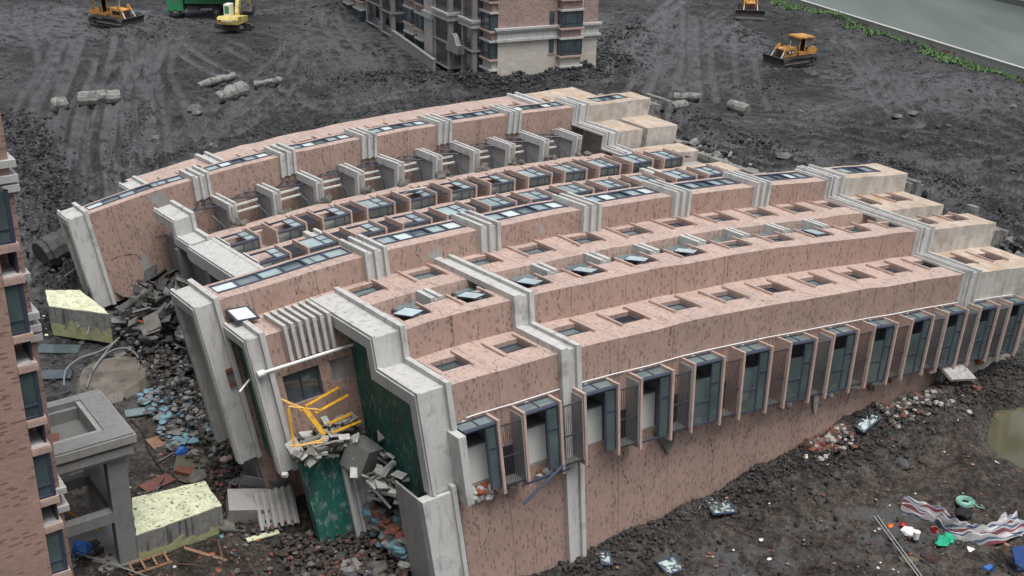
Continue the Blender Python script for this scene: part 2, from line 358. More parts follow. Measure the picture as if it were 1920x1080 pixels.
def mud_mat():
    m=N('wet_mud')
    a=m.n('ShaderNodeAttribute',attribute_name='trk'); b=m.n('ShaderNodeAttribute',attribute_name='along'); wt=m.n('ShaderNodeAttribute',attribute_name='warm'); pd=m.n('ShaderNodeAttribute',attribute_name='smear')
    n1=m.noise(.12,5,.6); n2=m.noise(.9,8,.75); n3=m.noise(3.6,7,.75); n4=m.noise(22,3,.6)
    mixn=m.math('ADD',m.math('MULTIPLY',n1,.30),m.math('ADD',m.math('MULTIPLY',n2,.35),m.math('MULTIPLY',n3,.35)))
    c=m.ramp(mixn,[(.40,(.009,.009,.010)),(.49,(.040,.040,.041)),(.58,(.125,.126,.128))])
    cw=m.ramp(mixn,[(.40,(.020,.0165,.014)),(.49,(.075,.064,.055)),(.59,(.19,.165,.142))])
    c=m.mix(wt.outputs['Fac'],c,cw)
    # speckles of grit and brick crumbs
    sp1=m.ramp(m.noise(11,2,.5),[(.70,0.),(.74,1.)]); c=m.mix(m.math('MULTIPLY',sp1,.5),c,(.17,.15,.13))
    sp2=m.math('MULTIPLY',m.ramp(m.noise(16,1,.5,dist=.4),[(.70,0.),(.73,1.)]),wt.outputs['Fac']); c=m.mix(m.math('MULTIPLY',sp2,.7),c,(.22,.07,.045))
    # compacted tracks: paler smeared clay with tread bars
    tr=m.math('MULTIPLY',a.outputs['Fac'],m.ramp(m.noise(.5,6,.7),[(.38,.15),(.54,1.)]))
    bar=m.math('MULTIPLY',m.math('GREATER_THAN',m.math('SINE',m.math('MULTIPLY',b.outputs['Fac'],14.)),.1),.6)
    tc=m.mix(bar,(.13,.132,.138),(.23,.236,.245)); c=m.mix(m.math('MULTIPLY',tr,.9),c,tc)
    sm=m.math('MULTIPLY',pd.outputs['Fac'],m.ramp(m.noise(.9,6,.65),[(.42,0.),(.55,1.)])); c=m.mix(m.math('MULTIPLY',sm,.8),c,(.15,.153,.158))
    m.setc(c)
    m.rough(m.math('SUBTRACT',m.ramp(n2,[(.35,.5),(.65,.9)]),m.math('MULTIPLY',sm,.25))); m.b.inputs['Specular IOR Level'].default_value=.3
    h=m.math('ADD',m.math('MULTIPLY',n2,.8),m.math('ADD',m.math('MULTIPLY',n3,1.),m.math('MULTIPLY',n4,.2)))
    m.bump(h,1.,.34); return m.m
M['mud']=mud_mat()
M['clod']=vary('mud_clod',(.032,.0325,.034),.8,2.2,.6,bump=.5,spec=.3)
M['clod2']=vary('grey_clod',(.06,.061,.064),.75,2.2,.5,bump=.5,spec=.3)
M['clodw']=vary('brown_clod',(.050,.041,.034),.8,2.2,.5,bump=.5,spec=.3)
M['rubble']=vary('rubble_grey',(.115,.108,.098),.9,2,.5,bump=.5)
M['pile']=vary('concrete_pile',(.20,.197,.185),.8,2,.3,dirt=((.05,.048,.045),.8,1.5),bump=.3)
M['puddle']=None
def water_mat(name,c,rough,bump,sc):
    m=N(name); n=m.noise(sc,4,.6); mp=m.n('ShaderNodeMapping'); mp.inputs['Scale'].default_value=(.05,.012,1); mp.inputs['Rotation'].default_value=(0,0,.5); m.l(m.geo(),mp.inputs['Vector'])
    big=m.noise(1.,5,.6,vec=mp.outputs[0],dist=2.)
    m.setc(m.mix(1.,c,m.ramp(big,[(.35,.72),(.6,1.12)]),'MULTIPLY')); m.rough(rough); m.bump(n,bump,.05); return m.m
M['river']=water_mat('river_water',(.095,.115,.10),.34,.35,.8)
M['puddle']=water_mat('muddy_water',(.10,.095,.06),.08,.03,2.)
M['grass']=vary('grass_blades',(.06,.12,.04),.7,.6,.6,bump=0)
# ------------------------------------------------------------------ terrain height
rng=np.random.RandomState(7); LAT=rng.rand(256,256)
def vnoise(X,Y):
    xi=np.floor(X).astype(int); yi=np.floor(Y).astype(int); fx=X-xi; fy=Y-yi
    fx=fx*fx*(3-2*fx); fy=fy*fy*(3-2*fy)
    a=LAT[xi%256,yi%256]; b=LAT[(xi+1)%256,yi%256]; c=LAT[xi%256,(yi+1)%256]; d=LAT[(xi+1)%256,(yi+1)%256]
    return (a*(1-fx)+b*fx)*(1-fy)+(c*(1-fx)+d*fx)*fy-.5
def fbm(X,Y,s,o=4,g=.5):
    r=0;a=1.
    for i in range(o):
        r=r+a*vnoise(X*s+17.3*i,Y*s-9.1*i); s*=2.03; a*=g
    return r
def ss(x): x=np.clip(x,0,1); return x*x*(3-2*x)
RA=np.array([39.46,170.65]); RB=np.array([54.87,123.89]); RD=(RB-RA)/np.linalg.norm(RB-RA); RN=np.array([-RD[1],RD[0]]) # river wall line
if RN[0]<0: RN=-RN
HEAPS=[]
def base_h(X,Y):
    u,w=UW(X,Y)
    low=.15+.045*np.clip(u+12,0,40)*1.0
    t1=ss((w-37)/9.); 
    t2=ss((u-14)/9.)*ss((w+0)/8.) ; t3=ss((u-21+np.clip(-w,0,60)*.10)/12.)
    t=np.maximum(np.maximum(t1,t2),t3)
    z=low*(1-t)+4.0*t
    # heap at the torn-off foot of the building
    z=z+1.5*np.exp(-((u-17.5)/3.)**2)*ss((w+1)/4.)*ss((44-w)/4.)
    # earth pushed up against the long side wall and small heap beyond the far corner
    z=z+.75*np.exp(-((w+1.2)/2.0)**2)*ss((u+15)/9.)*ss((9-u)/4.)-.4*np.exp(-((w+7)/3.)**2)*ss((u+10)/6.)*ss((1-u)/4.)
    # pit with water on the right
    z=z-2.6*np.exp(-(((X-28.4)/3.3)**2+((Y-52.8)/3.6)**2)**1.5)
    for P,wd,hh in HEAPS:
        q=np.full(np.shape(X),1e9)
        for a,b in zip(P[:-1],P[1:]):
            L=math.hypot(b[0]-a[0],b[1]-a[1]); ex,ey=(b[0]-a[0])/L,(b[1]-a[1])/L; t_=np.clip((X-a[0])*ex+(Y-a[1])*ey,0,L); q=np.minimum(q,np.hypot(X-a[0]-ex*t_,Y-a[1]-ey*t_))
        z=z+hh*np.exp(-(q/wd)**2)*(1+.9*vnoise(X*.6,Y*.6)+.6*vnoise(X*1.7,Y*1.7))
    # river cut
    d=(X-RA[0])*RN[0]+(Y-RA[1])*RN[1]
    z=z+.5*np.exp(-((d+3)/4.)**2)
    z=np.where(d>.6,1.0,z)
    return z
def G0(px,py,z):
    x=(px-960)/CF;y=-(py-540)/CF
    X=x*cr-y*sr;Yv=x*sr+y*cr
    v=np.array([X,cp+Yv*sp,-sp+Yv*cp]); t=(z-Z0)/v[2]
    return v*t+np.array([0,0,Z0])
def pix(*pts,z=4.0): return [tuple(G0(a,b,z)[:2]) for a,b in pts]
for hp,hz,hw,hh in (([(640,150),(760,150),(850,160),(940,163),(1020,158),(1100,145),(1180,130)],4.,2.6,.9),([(1120,130),(1150,90),(1200,60)],4.,3.,.8),([(30,250),(60,300),(90,380),(110,440),(130,490)],3.4,3.,.8),([(245,335),(255,250),(270,200)],4.,1.,.35),
    ([(1200,185),(1330,235),(1460,290)],4.,2.2,.6),([(1620,300),(1720,340),(1800,365),(1900,430)],4.,1.8,.5),([(230,75),(270,40),(330,60)],4.,2.2,.6),([(1380,60),(1420,75)],4.,2.,.6),([(1440,120),(1480,140),(1400,165)],4.,1.6,.5),([(1560,40),(1600,60),(1720,95)],4.,1.5,.4),
    ([(600,40),(640,20),(690,15)],4.,3.,1.2),([(560,110),(640,110),(700,100)],4.,2.,.6),([(330,150),(420,140),(500,150),(620,180)],4.,1.,.3),([(1880,600),(1830,700),(1800,760)],.8,1.6,.8),([(1130,1030),(1300,960),(1480,880),(1640,820),(1780,770)],.5,.8,.4),([(1420,930),(1560,890),(1700,860)],.5,.6,.3),([(1560,830),(1680,800),(1800,810)],.5,.8,.45),([(1250,1010),(1400,980),(1600,940)],.5,.5,.2),([(1840,900),(1800,850),(1830,800)],.8,.7,.4)):
    HEAPS.append((pix(*hp,z=hz),hw,hh))
# vehicle tracks and ruts (world polylines)
TR=[]
def tr(pts,width=.55,gauge=1.9,depth=.16,z=4.0,amt=1.):
    TR.append((pix(*pts,z=z),width,gauge,depth,amt))
tr([(60,470),(100,330),(130,200),(160,110)]); tr([(170,500),(180,360),(175,240),(215,120)]); tr([(120,440),(135,300),(150,200),(240,110)],amt=.7)
tr([(255,330),(265,230),(262,150),(300,70)]); tr([(300,330),(285,220),(275,140),(255,80)],amt=.8)
tr([(340,300),(330,210),(300,120),(330,60)],amt=.6); tr([(20,330),(50,200),(90,120),(70,60)],amt=.6)
tr([(240,330),(330,262),(450,232),(640,205),(800,172)],amt=.9); tr([(250,300),(350,240),(480,215),(700,190)],amt=.7)
tr([(320,75),(420,130),(520,170),(620,215)],amt=.8); tr([(430,80),(520,120),(600,150),(720,185)],amt=.5)
tr([(0,40),(90,50),(180,45),(330,35),(640,10)],width=1.2,gauge=2.6,amt=1.); tr([(0,30),(120,20),(260,20)],width=1.5,gauge=2.,amt=1.)
tr([(1300,235),(1440,275),(1600,300),(1760,345),(1925,380)],width=.7,gauge=2.2,amt=1.); tr([(1330,265),(1450,300),(1560,330),(1700,390),(1925,450)],width=.7,gauge=2.2,amt=1.)
tr([(1450,330),(1600,345),(1750,365),(1925,415)],width=.7,amt=.9); tr([(1920,300),(1780,320),(1640,300),(1520,265)],width=.6,amt=.8)
tr([(1120,150),(1180,90),(1240,30),(1270,0)],width=.9,amt=1.); tr([(1190,170),(1240,110),(1290,60),(1360,20)],amt=.8)
tr([(1280,120),(1330,80),(1370,40)],amt=.8); tr([(1540,110),(1640,130),(1780,170),(1925,230)],amt=.5); tr([(1530,150),(1640,165),(1760,200),(1925,260)],amt=.6)
tr([(1290,150),(1380,135),(1460,120)],amt=.7); tr([(1530,210),(1620,190),(1720,180),(1830,190)],amt=.6)
tr([(640,180),(740,130),(690,60)],amt=.4); tr([(500,60),(620,90),(690,130)],amt=.5); tr([(1200,230),(1330,215),(1500,235),(1700,290)],amt=.5)
_r=random.Random(77)
def fan(n,a0,a1,b0,b1,bow,amt,width=.5,gauge=1.9):
    # a family of passes between two edges of a work area
    for i in range(n):
        s=_r.random(); t=min(1,max(0,s+_r.uniform(-.18,.18))); p=np.array(a0)*(1-s)+np.array(a1)*s; q=np.array(b0)*(1-t)+np.array(b1)*t; d=q-p; nn=np.array([-d[1],d[0]])*bow*_r.uniform(-1,1)
        tr([tuple(p),tuple(p+d*.33+nn),tuple(p+d*.66+nn*.8),tuple(q)],width=width*_r.uniform(.8,1.3),gauge=gauge*_r.uniform(.8,1.3),amt=min(1.,amt*_r.uniform(.9,1.4)))
fan(4,(20,470),(330,300),(90,80),(330,70),.10,.8)
fan(3,(340,290),(560,235),(560,60),(760,150),.08,.6)
fan(3,(480,90),(640,30),(560,200),(760,170),.1,.6)
fan(4,(1150,160),(1450,200),(1240,10),(1400,60),.08,.7)
fan(4,(1530,130),(1560,330),(1925,170),(1925,420),.06,.8)
fan(3,(1280,210),(1350,290),(1925,300),(1925,450),.05,.9)
fan(3,(1560,60),(1620,100),(1830,170),(1700,240),.08,.6)
tr([(1700,1060),(1560,1010),(1380,1040),(1200,1075)],z=.5,width=.5,amt=.35)
def tracks(X,Y):
    dep=np.zeros_like(X); trk=np.zeros_like(X); al=np.zeros_like(X)
    for pts,wd,ga,dp,amt in TR:
        P=np.array(pts); xm,ym=P.min(0)-4; xM,yM=P.max(0)+4
        sel=(X>xm)&(X<xM)&(Y>ym)&(Y<yM)
        if not sel.any(): continue
        x=X[sel];y=Y[sel]; best=np.full(x.shape,1e9); sgn=np.zeros_like(x); ln=np.zeros_like(x); acc=0
        # smooth the polyline
        Q=[P[0]]
        for i in range(len(P)-1):
            a=P[max(i-1,0)];b=P[i];c=P[i+1];d=P[min(i+2,len(P)-1)]
            for k in range(1,6):
                t=k/5; Q.append(.5*((2*b)+(-a+c)*t+(2*a-5*b+4*c-d)*t*t+(-a+3*b-3*c+d)*t**3))
        for a,b in zip(Q[:-1],Q[1:]):
            L=np.linalg.norm(b-a)
            if L<1e-6: continue
            e=(b-a)/L; t=np.clip((x-a[0])*e[0]+(y-a[1])*e[1],0,L); dx=x-a[0]-e[0]*t;dy=y-a[1]-e[1]*t
            q=np.hypot(dx,dy); m=q<best; best[m]=q[m]; ln[m]=(acc+t)[m]; acc+=L
        r=np.abs(best-ga/2); f=ss(1-(r-wd*.5)/.25); berm=np.exp(-((r-wd*.5-.3)/.22)**2)
        amp=amt*(.75+.5*vnoise(x*.3,y*.3))
        dep[sel]+=-dp*1.5*f*amp+.20*berm*amp
        tv=trk[sel]; na=f*amt; al_=al[sel]; k=na>tv; al_[k]=ln[k]; tv[k]=na[k]; trk[sel]=tv; al[sel]=al_
    return dep,trk,al
def rough_amt(X,Y):
    return np.clip(.75+1.3*fbm(X,Y,.045,3),.3,1.5)
def terrain_z(X,Y,full=True):
    X=np.asarray(X,float);Y=np.asarray(Y,float)
    z=base_h(X,Y)
    d=(X-RA[0])*RN[0]+(Y-RA[1])*RN[1]; k=(d<.6)
    z=z+k*(.9*fbm(X,Y,.05,3)+.30*fbm(X,Y,.35,4)*rough_amt(X,Y))
    return z
def Gnd(px,py,zoff=0):
    x=(px-960)/CF;y=-(py-540)/CF
    X=x*cr-y*sr;Yv=x*sr+y*cr; v=np.array([X,cp+Yv*sp,-sp+Yv*cp])
    t=np.linspace(20,330,6000); P=v[None,:]*t[:,None]; P[:,2]+=Z0
    m=P[:,2]<terrain_z(P[:,0],P[:,1])+zoff; i=int(np.argmax(m)); return P[i]
def TZ(x,y): return float(terrain_z(np.array([x]),np.array([y]))[0])
def make_ground():
    nr,nc=900,1000
    Ys=20*(420/20)**(np.linspace(0,1,nr)); Ts=np.linspace(-.62,.72,nc)
    Yg,Tg=np.meshgrid(Ys,Ts,indexing='ij'); Xg=Yg*Tg+ (Yg-20)*0
    Z=terrain_z(Xg,Yg); dep,trk,al=tracks(Xg,Yg); d=(Xg-RA[0])*RN[0]+(Yg-RA[1])*RN[1]; k=(d<.4)
    ra=rough_amt(Xg,Yg)*(1-.75*trk)
    cl=np.clip(fbm(Xg,Yg,.9,4,.6),-.6,1.2); ridge=1-np.abs(2*fbm(Xg,Yg,.5,3,.6))
    Z=Z+k*(dep+.24*cl*ra+.16*(ridge-.6)*ra+.2*np.clip(fbm(Xg,Yg,2.3,3,.7),-.4,1)*ra)
    V=np.stack([Xg.ravel(),Yg.ravel(),Z.ravel()],1)
    idx=np.arange(nr*nc).reshape(nr,nc); F=np.stack([idx[:-1,:-1].ravel(),idx[:-1,1:].ravel(),idx[1:,1:].ravel(),idx[1:,:-1].ravel()],1)
    me=bpy.data.meshes.new('ground'); me.vertices.add(len(V)); me.vertices.foreach_set('co',V.ravel())
    me.loops.add(F.size); me.loops.foreach_set('vertex_index',F.ravel().astype(np.int32)); me.polygons.add(len(F))
    me.polygons.foreach_set('loop_start',np.arange(0,F.size,4,dtype=np.int32)); me.polygons.foreach_set('loop_total',np.full(len(F),4,dtype=np.int32))
    me.polygons.foreach_set('use_smooth',np.ones(len(F),bool)); me.update(calc_edges=True); me.validate()
    u,w=UW(Xg,Yg)
    warm=ss((1-w)/5.)*ss((30-u)/8.)+ss((-24-u)/3)*ss((30-w)/10.)
    sm=np.zeros_like(Xg)
    for (px,py,rx,ry,z) in [(60,45,17,12,4.),(150,35,14,6,4.),(1690,985,2.2,1.6,.5),(1400,1045,2.,1.,.5),(1250,60,3,14,4.),(1210,110,3,10,4.),(215,720,3.5,3.,.5),(1740,165,8,8,4.),(1760,190,6,5,4.),(1380,80,4,10,4.),(900,60,20,20,4.)]:
        c=G0(px,py,z); sm=np.maximum(sm,ss(1.6-np.hypot((Xg-c[0])/rx,(Yg-c[1])/ry)))
    for nm,A in (('trk',trk),('along',al),('warm',np.clip(warm,0,1)),('smear',sm)):
        at=me.attributes.new(nm,'FLOAT','POINT'); at.data.foreach_set('value',A.ravel().astype(np.float32))
    me.materials.append(M['mud']); o=bpy.data.objects.new('ground',me); COL.objects.link(o); o['kind']='structure'
make_ground()
# ================================================================== THE TOPPLED APARTMENT BUILDING
rnd=random.Random(3)
M['panelg']=conc_mat('dirty_panel',(.36,.38,.36),.7,.4,.2,.5)
M['glass_s']=glass_mat('pane_sky',(.42,.52,.53),.25,.2,.5)
H2,H4,H6,H8=1.92,3.34,3.36,4.535
UE,UB,US=-24.6,7.45,13.8           # roof edge, end of tiles, end of stone
FB=wthing('apartment_building',D(-5,20,-7.5),'toppled pink-tiled apartment block lying on its side with white cornice bands','building')
def bld(up=0): return MB(D,up)
def top(mb,u0,u1,w0,w1,h,holes=(),depth=.3,m=0,mr=1,seg=1.45):
    """face looking up with recessed openings (ua,ub,wa,wb)"""
    A=sorted(set([u0,u1]+[x for q in holes for x in q[:2] if u0<x<u1]+[u0+seg*i for i in range(1,int((u1-u0)/seg)+1) if u0+seg*i<u1-.01]))
    B=sorted(set([w0,w1]+[x for q in holes for x in q[2:4]]))
    for i in range(len(A)-1):
        for j in range(len(B)-1):
            cu,cw=(A[i]+A[i+1])/2,(B[j]+B[j+1])/2
            if any(q[0]<cu<q[1] and q[2]<cw<q[3] for q in holes): continue
            mb.poly([(A[i],B[j],h),(A[i+1],B[j],h),(A[i+1],B[j+1],h),(A[i],B[j+1],h)],m=m)
    for ua,ub,wa,wb in holes:
        b=h-depth
        for P in ([(ua,wa),(ub,wa)],[(ub,wa),(ub,wb)],[(ub,wb),(ua,wb)],[(ua,wb),(ua,wa)]):
            mb.poly([(P[0][0],P[0][1],b),(P[1][0],P[1][1],b),(P[1][0],P[1][1],h),(P[0][0],P[0][1],h)],m=mr)
def wallw(mb,u0,u1,h0,h1,w,holes=(),depth=.3,m=0,mr=1,seg=1.45):
    """face looking sideways (towards -w) with openings (ua,ub,ha,hb)"""
    A=sorted(set([u0,u1]+[x for q in holes for x in q[:2] if u0<x<u1]+[u0+seg*i for i in range(1,int((u1-u0)/seg)+1) if u0+seg*i<u1-.01]))
    B=sorted(set([h0,h1]+[x for q in holes for x in q[2:4]]))
    for i in range(len(A)-1):
        for j in range(len(B)-1):
            cu,ch=(A[i]+A[i+1])/2,(B[j]+B[j+1])/2
            if any(q[0]<cu<q[1] and q[2]<ch<q[3] for q in holes): continue
            mb.poly([(A[i],w,B[j]),(A[i+1],w,B[j]),(A[i+1],w,B[j+1]),(A[i],w,B[j+1])],m=m)
    for ua,ub,ha,hb in holes:
        for P in ([(ua,ha),(ub,ha)],[(ub,ha),(ub,hb)],[(ub,hb),(ua,hb)],[(ua,hb),(ua,ha)]):
            mb.poly([(P[0][0],w,P[0][1]),(P[1][0],w,P[1][1]),(P[1][0],w+depth,P[1][1]),(P[0][0],w+depth,P[0][1])],m=mr)
def sweep(mb,poly,u0,u1,p,q=0.,m=0,seg=1.45,du=0.):
    """band following an outline in the w-h plane, standing p proud of it and q thick inwards"""
    n=len(poly); Nn=[]
    for i in range(n-1):
        dw,dh=poly[i+1][0]-poly[i][0],poly[i+1][1]-poly[i][1]; L=math.hypot(dw,dh); Nn.append((-dh/L,dw/L))
    def off(d):
        o=[]
        for i in range(n):
            if i==0: a=Nn[0];o.append((poly[0][0]+a[0]*d,poly[0][1]+a[1]*d))
            elif i==n-1: a=Nn[-1];o.append((poly[-1][0]+a[0]*d,poly[-1][1]+a[1]*d))
            else:
                a,b=Nn[i-1],Nn[i]; k=1+a[0]*b[0]+a[1]*b[1]; k=max(k,.3)
                o.append((poly[i][0]+(a[0]+b[0])*d/k,poly[i][1]+(a[1]+b[1])*d/k))
        return o
    O,I=off(p),off(-q); ns=max(1,int(math.ceil((u1-u0)/seg)))
    for i in range(n-1):
        for s_ in range(ns):
            a=u0+(u1-u0)*s_/ns;b=u0+(u1-u0)*(s_+1)/ns
            mb.poly([(a,*O[i]),(b,*O[i]),(b,*O[i+1]),(a,*O[i+1])],m=m)
            if q>.05: mb.poly([(a,*I[i+1]),(b,*I[i+1]),(b,*I[i]),(a,*I[i])],m=m)
        for u in (u0,u1): mb.poly([(u,*O[i]),(u,*O[i+1]),(u,*I[i+1]),(u,*I[i])],m=m)
    for i in (0,n-1): mb.poly([(u0,*O[i]),(u1,*O[i]),(u1,*I[i]),(u0,*I[i])],m=m)
# ---- openings
KS=range(13)
def uk(base,k): return base+2.9*k
W1=[(uk(-22.62,k)-1.25,uk(-22.62,k)-.07,1.38,2.52) for k in KS]
W2=[(uk(-22.66,k)-1.25,uk(-22.66,k)-.07,4.28,4.28+.92) for k in KS]
W3=[(uk(-22.70,k)-1.3,uk(-22.70,k)-.07,8.42,9.62) for k in KS]
W4=[(uk(-22.9,k)-1.35,uk(-22.9,k)-.07,41.2,42.6) for k in range(12)]
W5=[(uk(-20.3,k)-1.2,uk(-20.3,k),29.2,30.1) for k in range(11)]
TB=[-22.35+5.8*j for j in range(5)]
RW=[(-29.15,TB[0]-.62)]+[(TB[j]+.95,TB[j]+5.18) for j in range(5)]
RWh=[(a,b,10.98,12.32) for a,b in RW]+[(9.1,12.2,10.98,12.32)]
RWh2=[(a,b,35.98,37.3) for a,b in RW]+[(9.1,12.2,35.98,37.3)]
BG=[(uk(-22.9,k)-1.68,uk(-22.9,k)-.06,-2.72,.05) for k in KS]      # gable bays
wall=bld()   # mats: 0 tile top, 1 reveal (shaded tile), 2 side (shaded tile), 3 stone side, 4 stone top, 5 concrete
def zone(holes,a,b): return [q for q in holes if a<=q[0] and q[1]<=b]
def block(w0,w1,h,hw,holes=(),u0=UE,depth=.32,m_side=2):
    for a,b,mt,ms in ((u0,UB,0,m_side),(UB,US,4,3)):
        top(wall,a,b,w0,w1,h,zone(holes,a,b),depth,mt,1)
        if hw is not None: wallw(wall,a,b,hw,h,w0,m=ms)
for a,b,mt,ms in ((UE,UB,0,2),(UB,US,4,3)):
    wallw(wall,a,b,-9,H2,0,zone(BG,a,b),1.3,ms,5)
    top(wall,a,b,0,3.38,H2,zone(W1,a,b),.24,mt,1)
    wallw(wall,a,b,H2,H4,3.38,m=ms)
    top(wall,a,b,3.38,5.36,H4,zone(W2,a,b),.22,mt,1)
    top(wall,a,b,5.36,7.06,2.55,m=mt)
    wallw(wall,a,b,2.55,H4,5.36,m=ms)
    wallw(wall,a,b,2.55,H6,7.06,m=0 if ms==2 else 3)
    top(wall,a,b,7.06,10.1,H6,zone(W3,a,b),.24,mt,1)
for a,b,mt,ms in ((-29.6,UB,0,2),(UB,US,4,3)):
    wallw(wall,a,b,-6 if a<-20 else 0,H8,10.1,m=ms)
    top(wall,a,b,10.1,12.65,H8,zone(RWh,a,b),.12,mt,1)
    wallw(wall,a,b,-2,H8,12.65,m=ms)
    wallw(wall,a,b,-2.0,3.95,35.1,m=ms)
    top(wall,a,b,35.1,37.65,3.95,zone(RWh2,a,b),.12,mt,1)
    wallw(wall,a,b,-2,3.95,37.65,m=ms)
for a,b,mt,ms in ((UE,UB,0,2),(UB,US,4,3)):
    top(wall,a,b,12.65,21.7,1.0,m=mt)
    top(wall,a,b,21.7,24.05,.5,m=5)
    wallw(wall,a,b,.5,1.1,24.05,m=0 if ms==2 else 3); wallw(wall,a,b,.5,1.0,21.7,m=0 if ms==2 else 3)
    top(wall,a,b,24.05,26.3,1.1,m=mt); wallw(wall,a,b,.5,1.1,26.3,m=0 if ms==2 else 3)
    top(wall,a,b,26.3,28.75,.5,m=5); wallw(wall,a,b,.5,1.35,28.75,m=0 if ms==2 else 3)
    top(wall,a,b,28.75,31.1,1.35,zone(W5,a,b),.25,mt,1)
    wallw(wall,a,b,-1.5,1.35,31.1,m=5)
    top(wall,a,b,31.1,35.1,-1.5,m=5)
    top(wall,a,b,37.65,45.4,2.75,zone(W4,a,b),.3,mt,1)
    wallw(wall,a,b,-4,2.75,45.4,m=ms); top(wall,a,b,45.4,47.75,1.3,m=mt); wallw(wall,a,b,-6,1.3,47.75,m=ms)
# stone-clad lumps over the balconies at the base end
wall.box(7.6,10.4,31.6,35.1,-1.5,2.6,3); wall.box(10.9,13.9,31.6,35.1,-1.5,2.6,3)
wall.poly([(7.6,31.6,2.605),(10.4,31.6,2.605),(10.4,35.1,2.605),(7.6,35.1,2.605)],m=4); wall.poly([(10.9,31.6,2.605),(13.9,31.6,2.605),(13.9,35.1,2.605),(10.9,35.1,2.605)],m=4)
# closing faces: roof side and foot side
for (w0,w1,h) in ((0,3.38,H2),(3.38,7.06,2.55),(7.06,10.1,H6),(10.1,12.65,H8),(12.65,31.1,.8),(31.1,35.1,-1.5),(35.1,37.65,3.95),(37.65,47.75,1.3)):
    for u in (UE,US): wall.poly([(u,w0,-9),(u,w1,-9),(u,w1,h),(u,w0,h)],m=5)
for w0,w1,h,b in ((10.1,12.65,H8,-6),(35.1,37.65,3.95,-2.)): wall.poly([(-29.6,w0,b),(-29.6,w1,b),(-29.6,w1,h),(-29.6,w0,h)],m=5)
wall.build('wall',[M['tile'],M['tile_shaded'],M['tile_shaded'],M['stone'],M['stone_top'],M['grey']],FB)
# penthouse with slatted screen
ph=bld()
top(ph,-28.9,UE,7.25,10.1,H6,m=0); wallw(ph,-28.9,UE,-2.3,H6,7.25,[(-28.4,-26.75,-.15,1.32),(-26.25,-25.2,.25,1.35)],.3,2,1)
ph.poly([(-28.9,7.25,-2.3),(-28.9,10.1,-2.3),(-28.9,10.1,H6),(-28.9,7.25,H6)],m=2); ph.box(-28.9,UE,7.3,10.0,-2.6,-2.3,3)
PH=ph.build('penthouse',[M['tile'],M['tile_shaded'],M['tile_shaded'],M['grey']],FB); sub(PH)
x=bld(); x.box(-28.4,-26.75,7.5,7.56,-.15,1.32); x.build('dark_window',M['glass_d'],PH)
x=bld(); 
for a,b,c,d in ((-28.4,-28.32,-.15,1.32),(-26.83,-26.75,-.15,1.32),(-27.62,-27.55,-.07,1.24),(-28.32,-26.83,-.15,-.07),(-28.32,-26.83,1.24,1.32)): x.box(a,b,7.42,7.5,c,d)
x.build('window_frame',M['frame'],PH)
x=bld(); x.box(-26.25,-25.2,7.5,7.55,.25,1.35); x.build('blind_opening',M['grey'],PH)
for i in range(7):
    x=bld(); u=-27.95+.315*i; sweep(x,[(7.25,1.98),(7.25,H6),(9.4,H6)],u,u+.15,.26,0); x.build('slat',M['white'],PH)
x=bld(); x.tube([(-29.15,6.95,1.92),(-24.9,6.95,1.9)],.075,10); x.tube([(-29.45,6.95,1.92),(-29.15,6.95,1.92)],.15,10); x.build('drain_pipe',M['pipe'],PH)
x=bld(); x.tube([(-30.2,7.6,1.2),(-29.55,8.0,1.4)],.045,8); x.build('drain_pipe',M['pipe'],FB)
x=bld(); x.obox((-28.75,9.55,H6+.42),(.92,1.1,.06),rotm(.25,.15,.1)); sh=x.build('loose_sash',M['glass_w'],FB); sub(sh)
x=bld()
for s1,s2 in ((-.46,0),(.46,0),(0,-.55),(0,.55)):
    c=np.array((-28.75,9.55,H6+.44))+rotm(.25,.15,.1)@np.array([s1,s2,0]); x.obox(c,(.09,1.15,.09) if s1 else (1.0,.09,.09),rotm(.25,.15,.1))
x.build('sash_frame',M['frame'],sh)
# ---- painted concrete bands
S2P=[(0,-9),(0,H2),(3.38,H2),(3.38,H4),(10.1,H6)]
S3P=[(0,-9),(0,H2),(3.38,H2),(3.38,H4),(5.36,H4),(10.1,H6),(10.1,H8),(12.65,H8)]
S3Q=[(28.8,1.62),(31.2,1.62),(31.2,2.6),(34.6,2.6),(35.1,2.6),(35.1,3.95),(37.65,3.95)]
def band(name,poly,ribs,base,pr=.27,pb=.1,q=0.02,mat='white'):
    x=bld()
    for a,b in ribs: sweep(x,poly,a,b,pr,q)
    if base: sweep(x,poly,base[0],base[1],pb,q)
    return x.build(name,M[mat],FB)
band('cornice_band',S2P,[(-19.45,-19.12),(-18.72,-18.5)],(-19.12,-18.72))
for P in (S3P,S3Q): band('cornice_band',P,[(6.32,6.44),(6.62,6.76),(7.34,7.5)],(6.2,7.34))
band('cornice_band',[(37.65,2.75),(45.4,2.75)],[(7.0,7.2),(7.8,8.0)],(7.2,7.8))
band('cornice_band',[(37.65,2.75),(45.4,2.75)],[(-19.4,-19.15),(-18.7,-18.5)],(-19.15,-18.7),.3)
for w0,w1 in ((24.05,26.3),):
    for u in (-19.45,5.9,): band('cornice_band',[(w0,1.1),(w1,1.1)],[(u,u+.3),(u+.65,u+.85)],(u+.3,u+.65),.3)
for tb in TB:
    for wl,wr,hf,ht in ((10.1,12.65,H6,H8),(35.1,37.65,2.6,3.95)):
        x=bld()
        for c in (-.45,0,.45): sweep(x,[(wl,hf-(.02 if wl<20 else 0)),(wl,ht),(wr,ht)],tb+c-.085,tb+c+.085,.3,.0)
        for c in (-.36,.09): sweep(x,[(wl,hf),(wl,ht),(wr-.3,ht)],tb+c,tb+c+.27,.1,.0)
        x.build('pilaster',M['white'],FB)
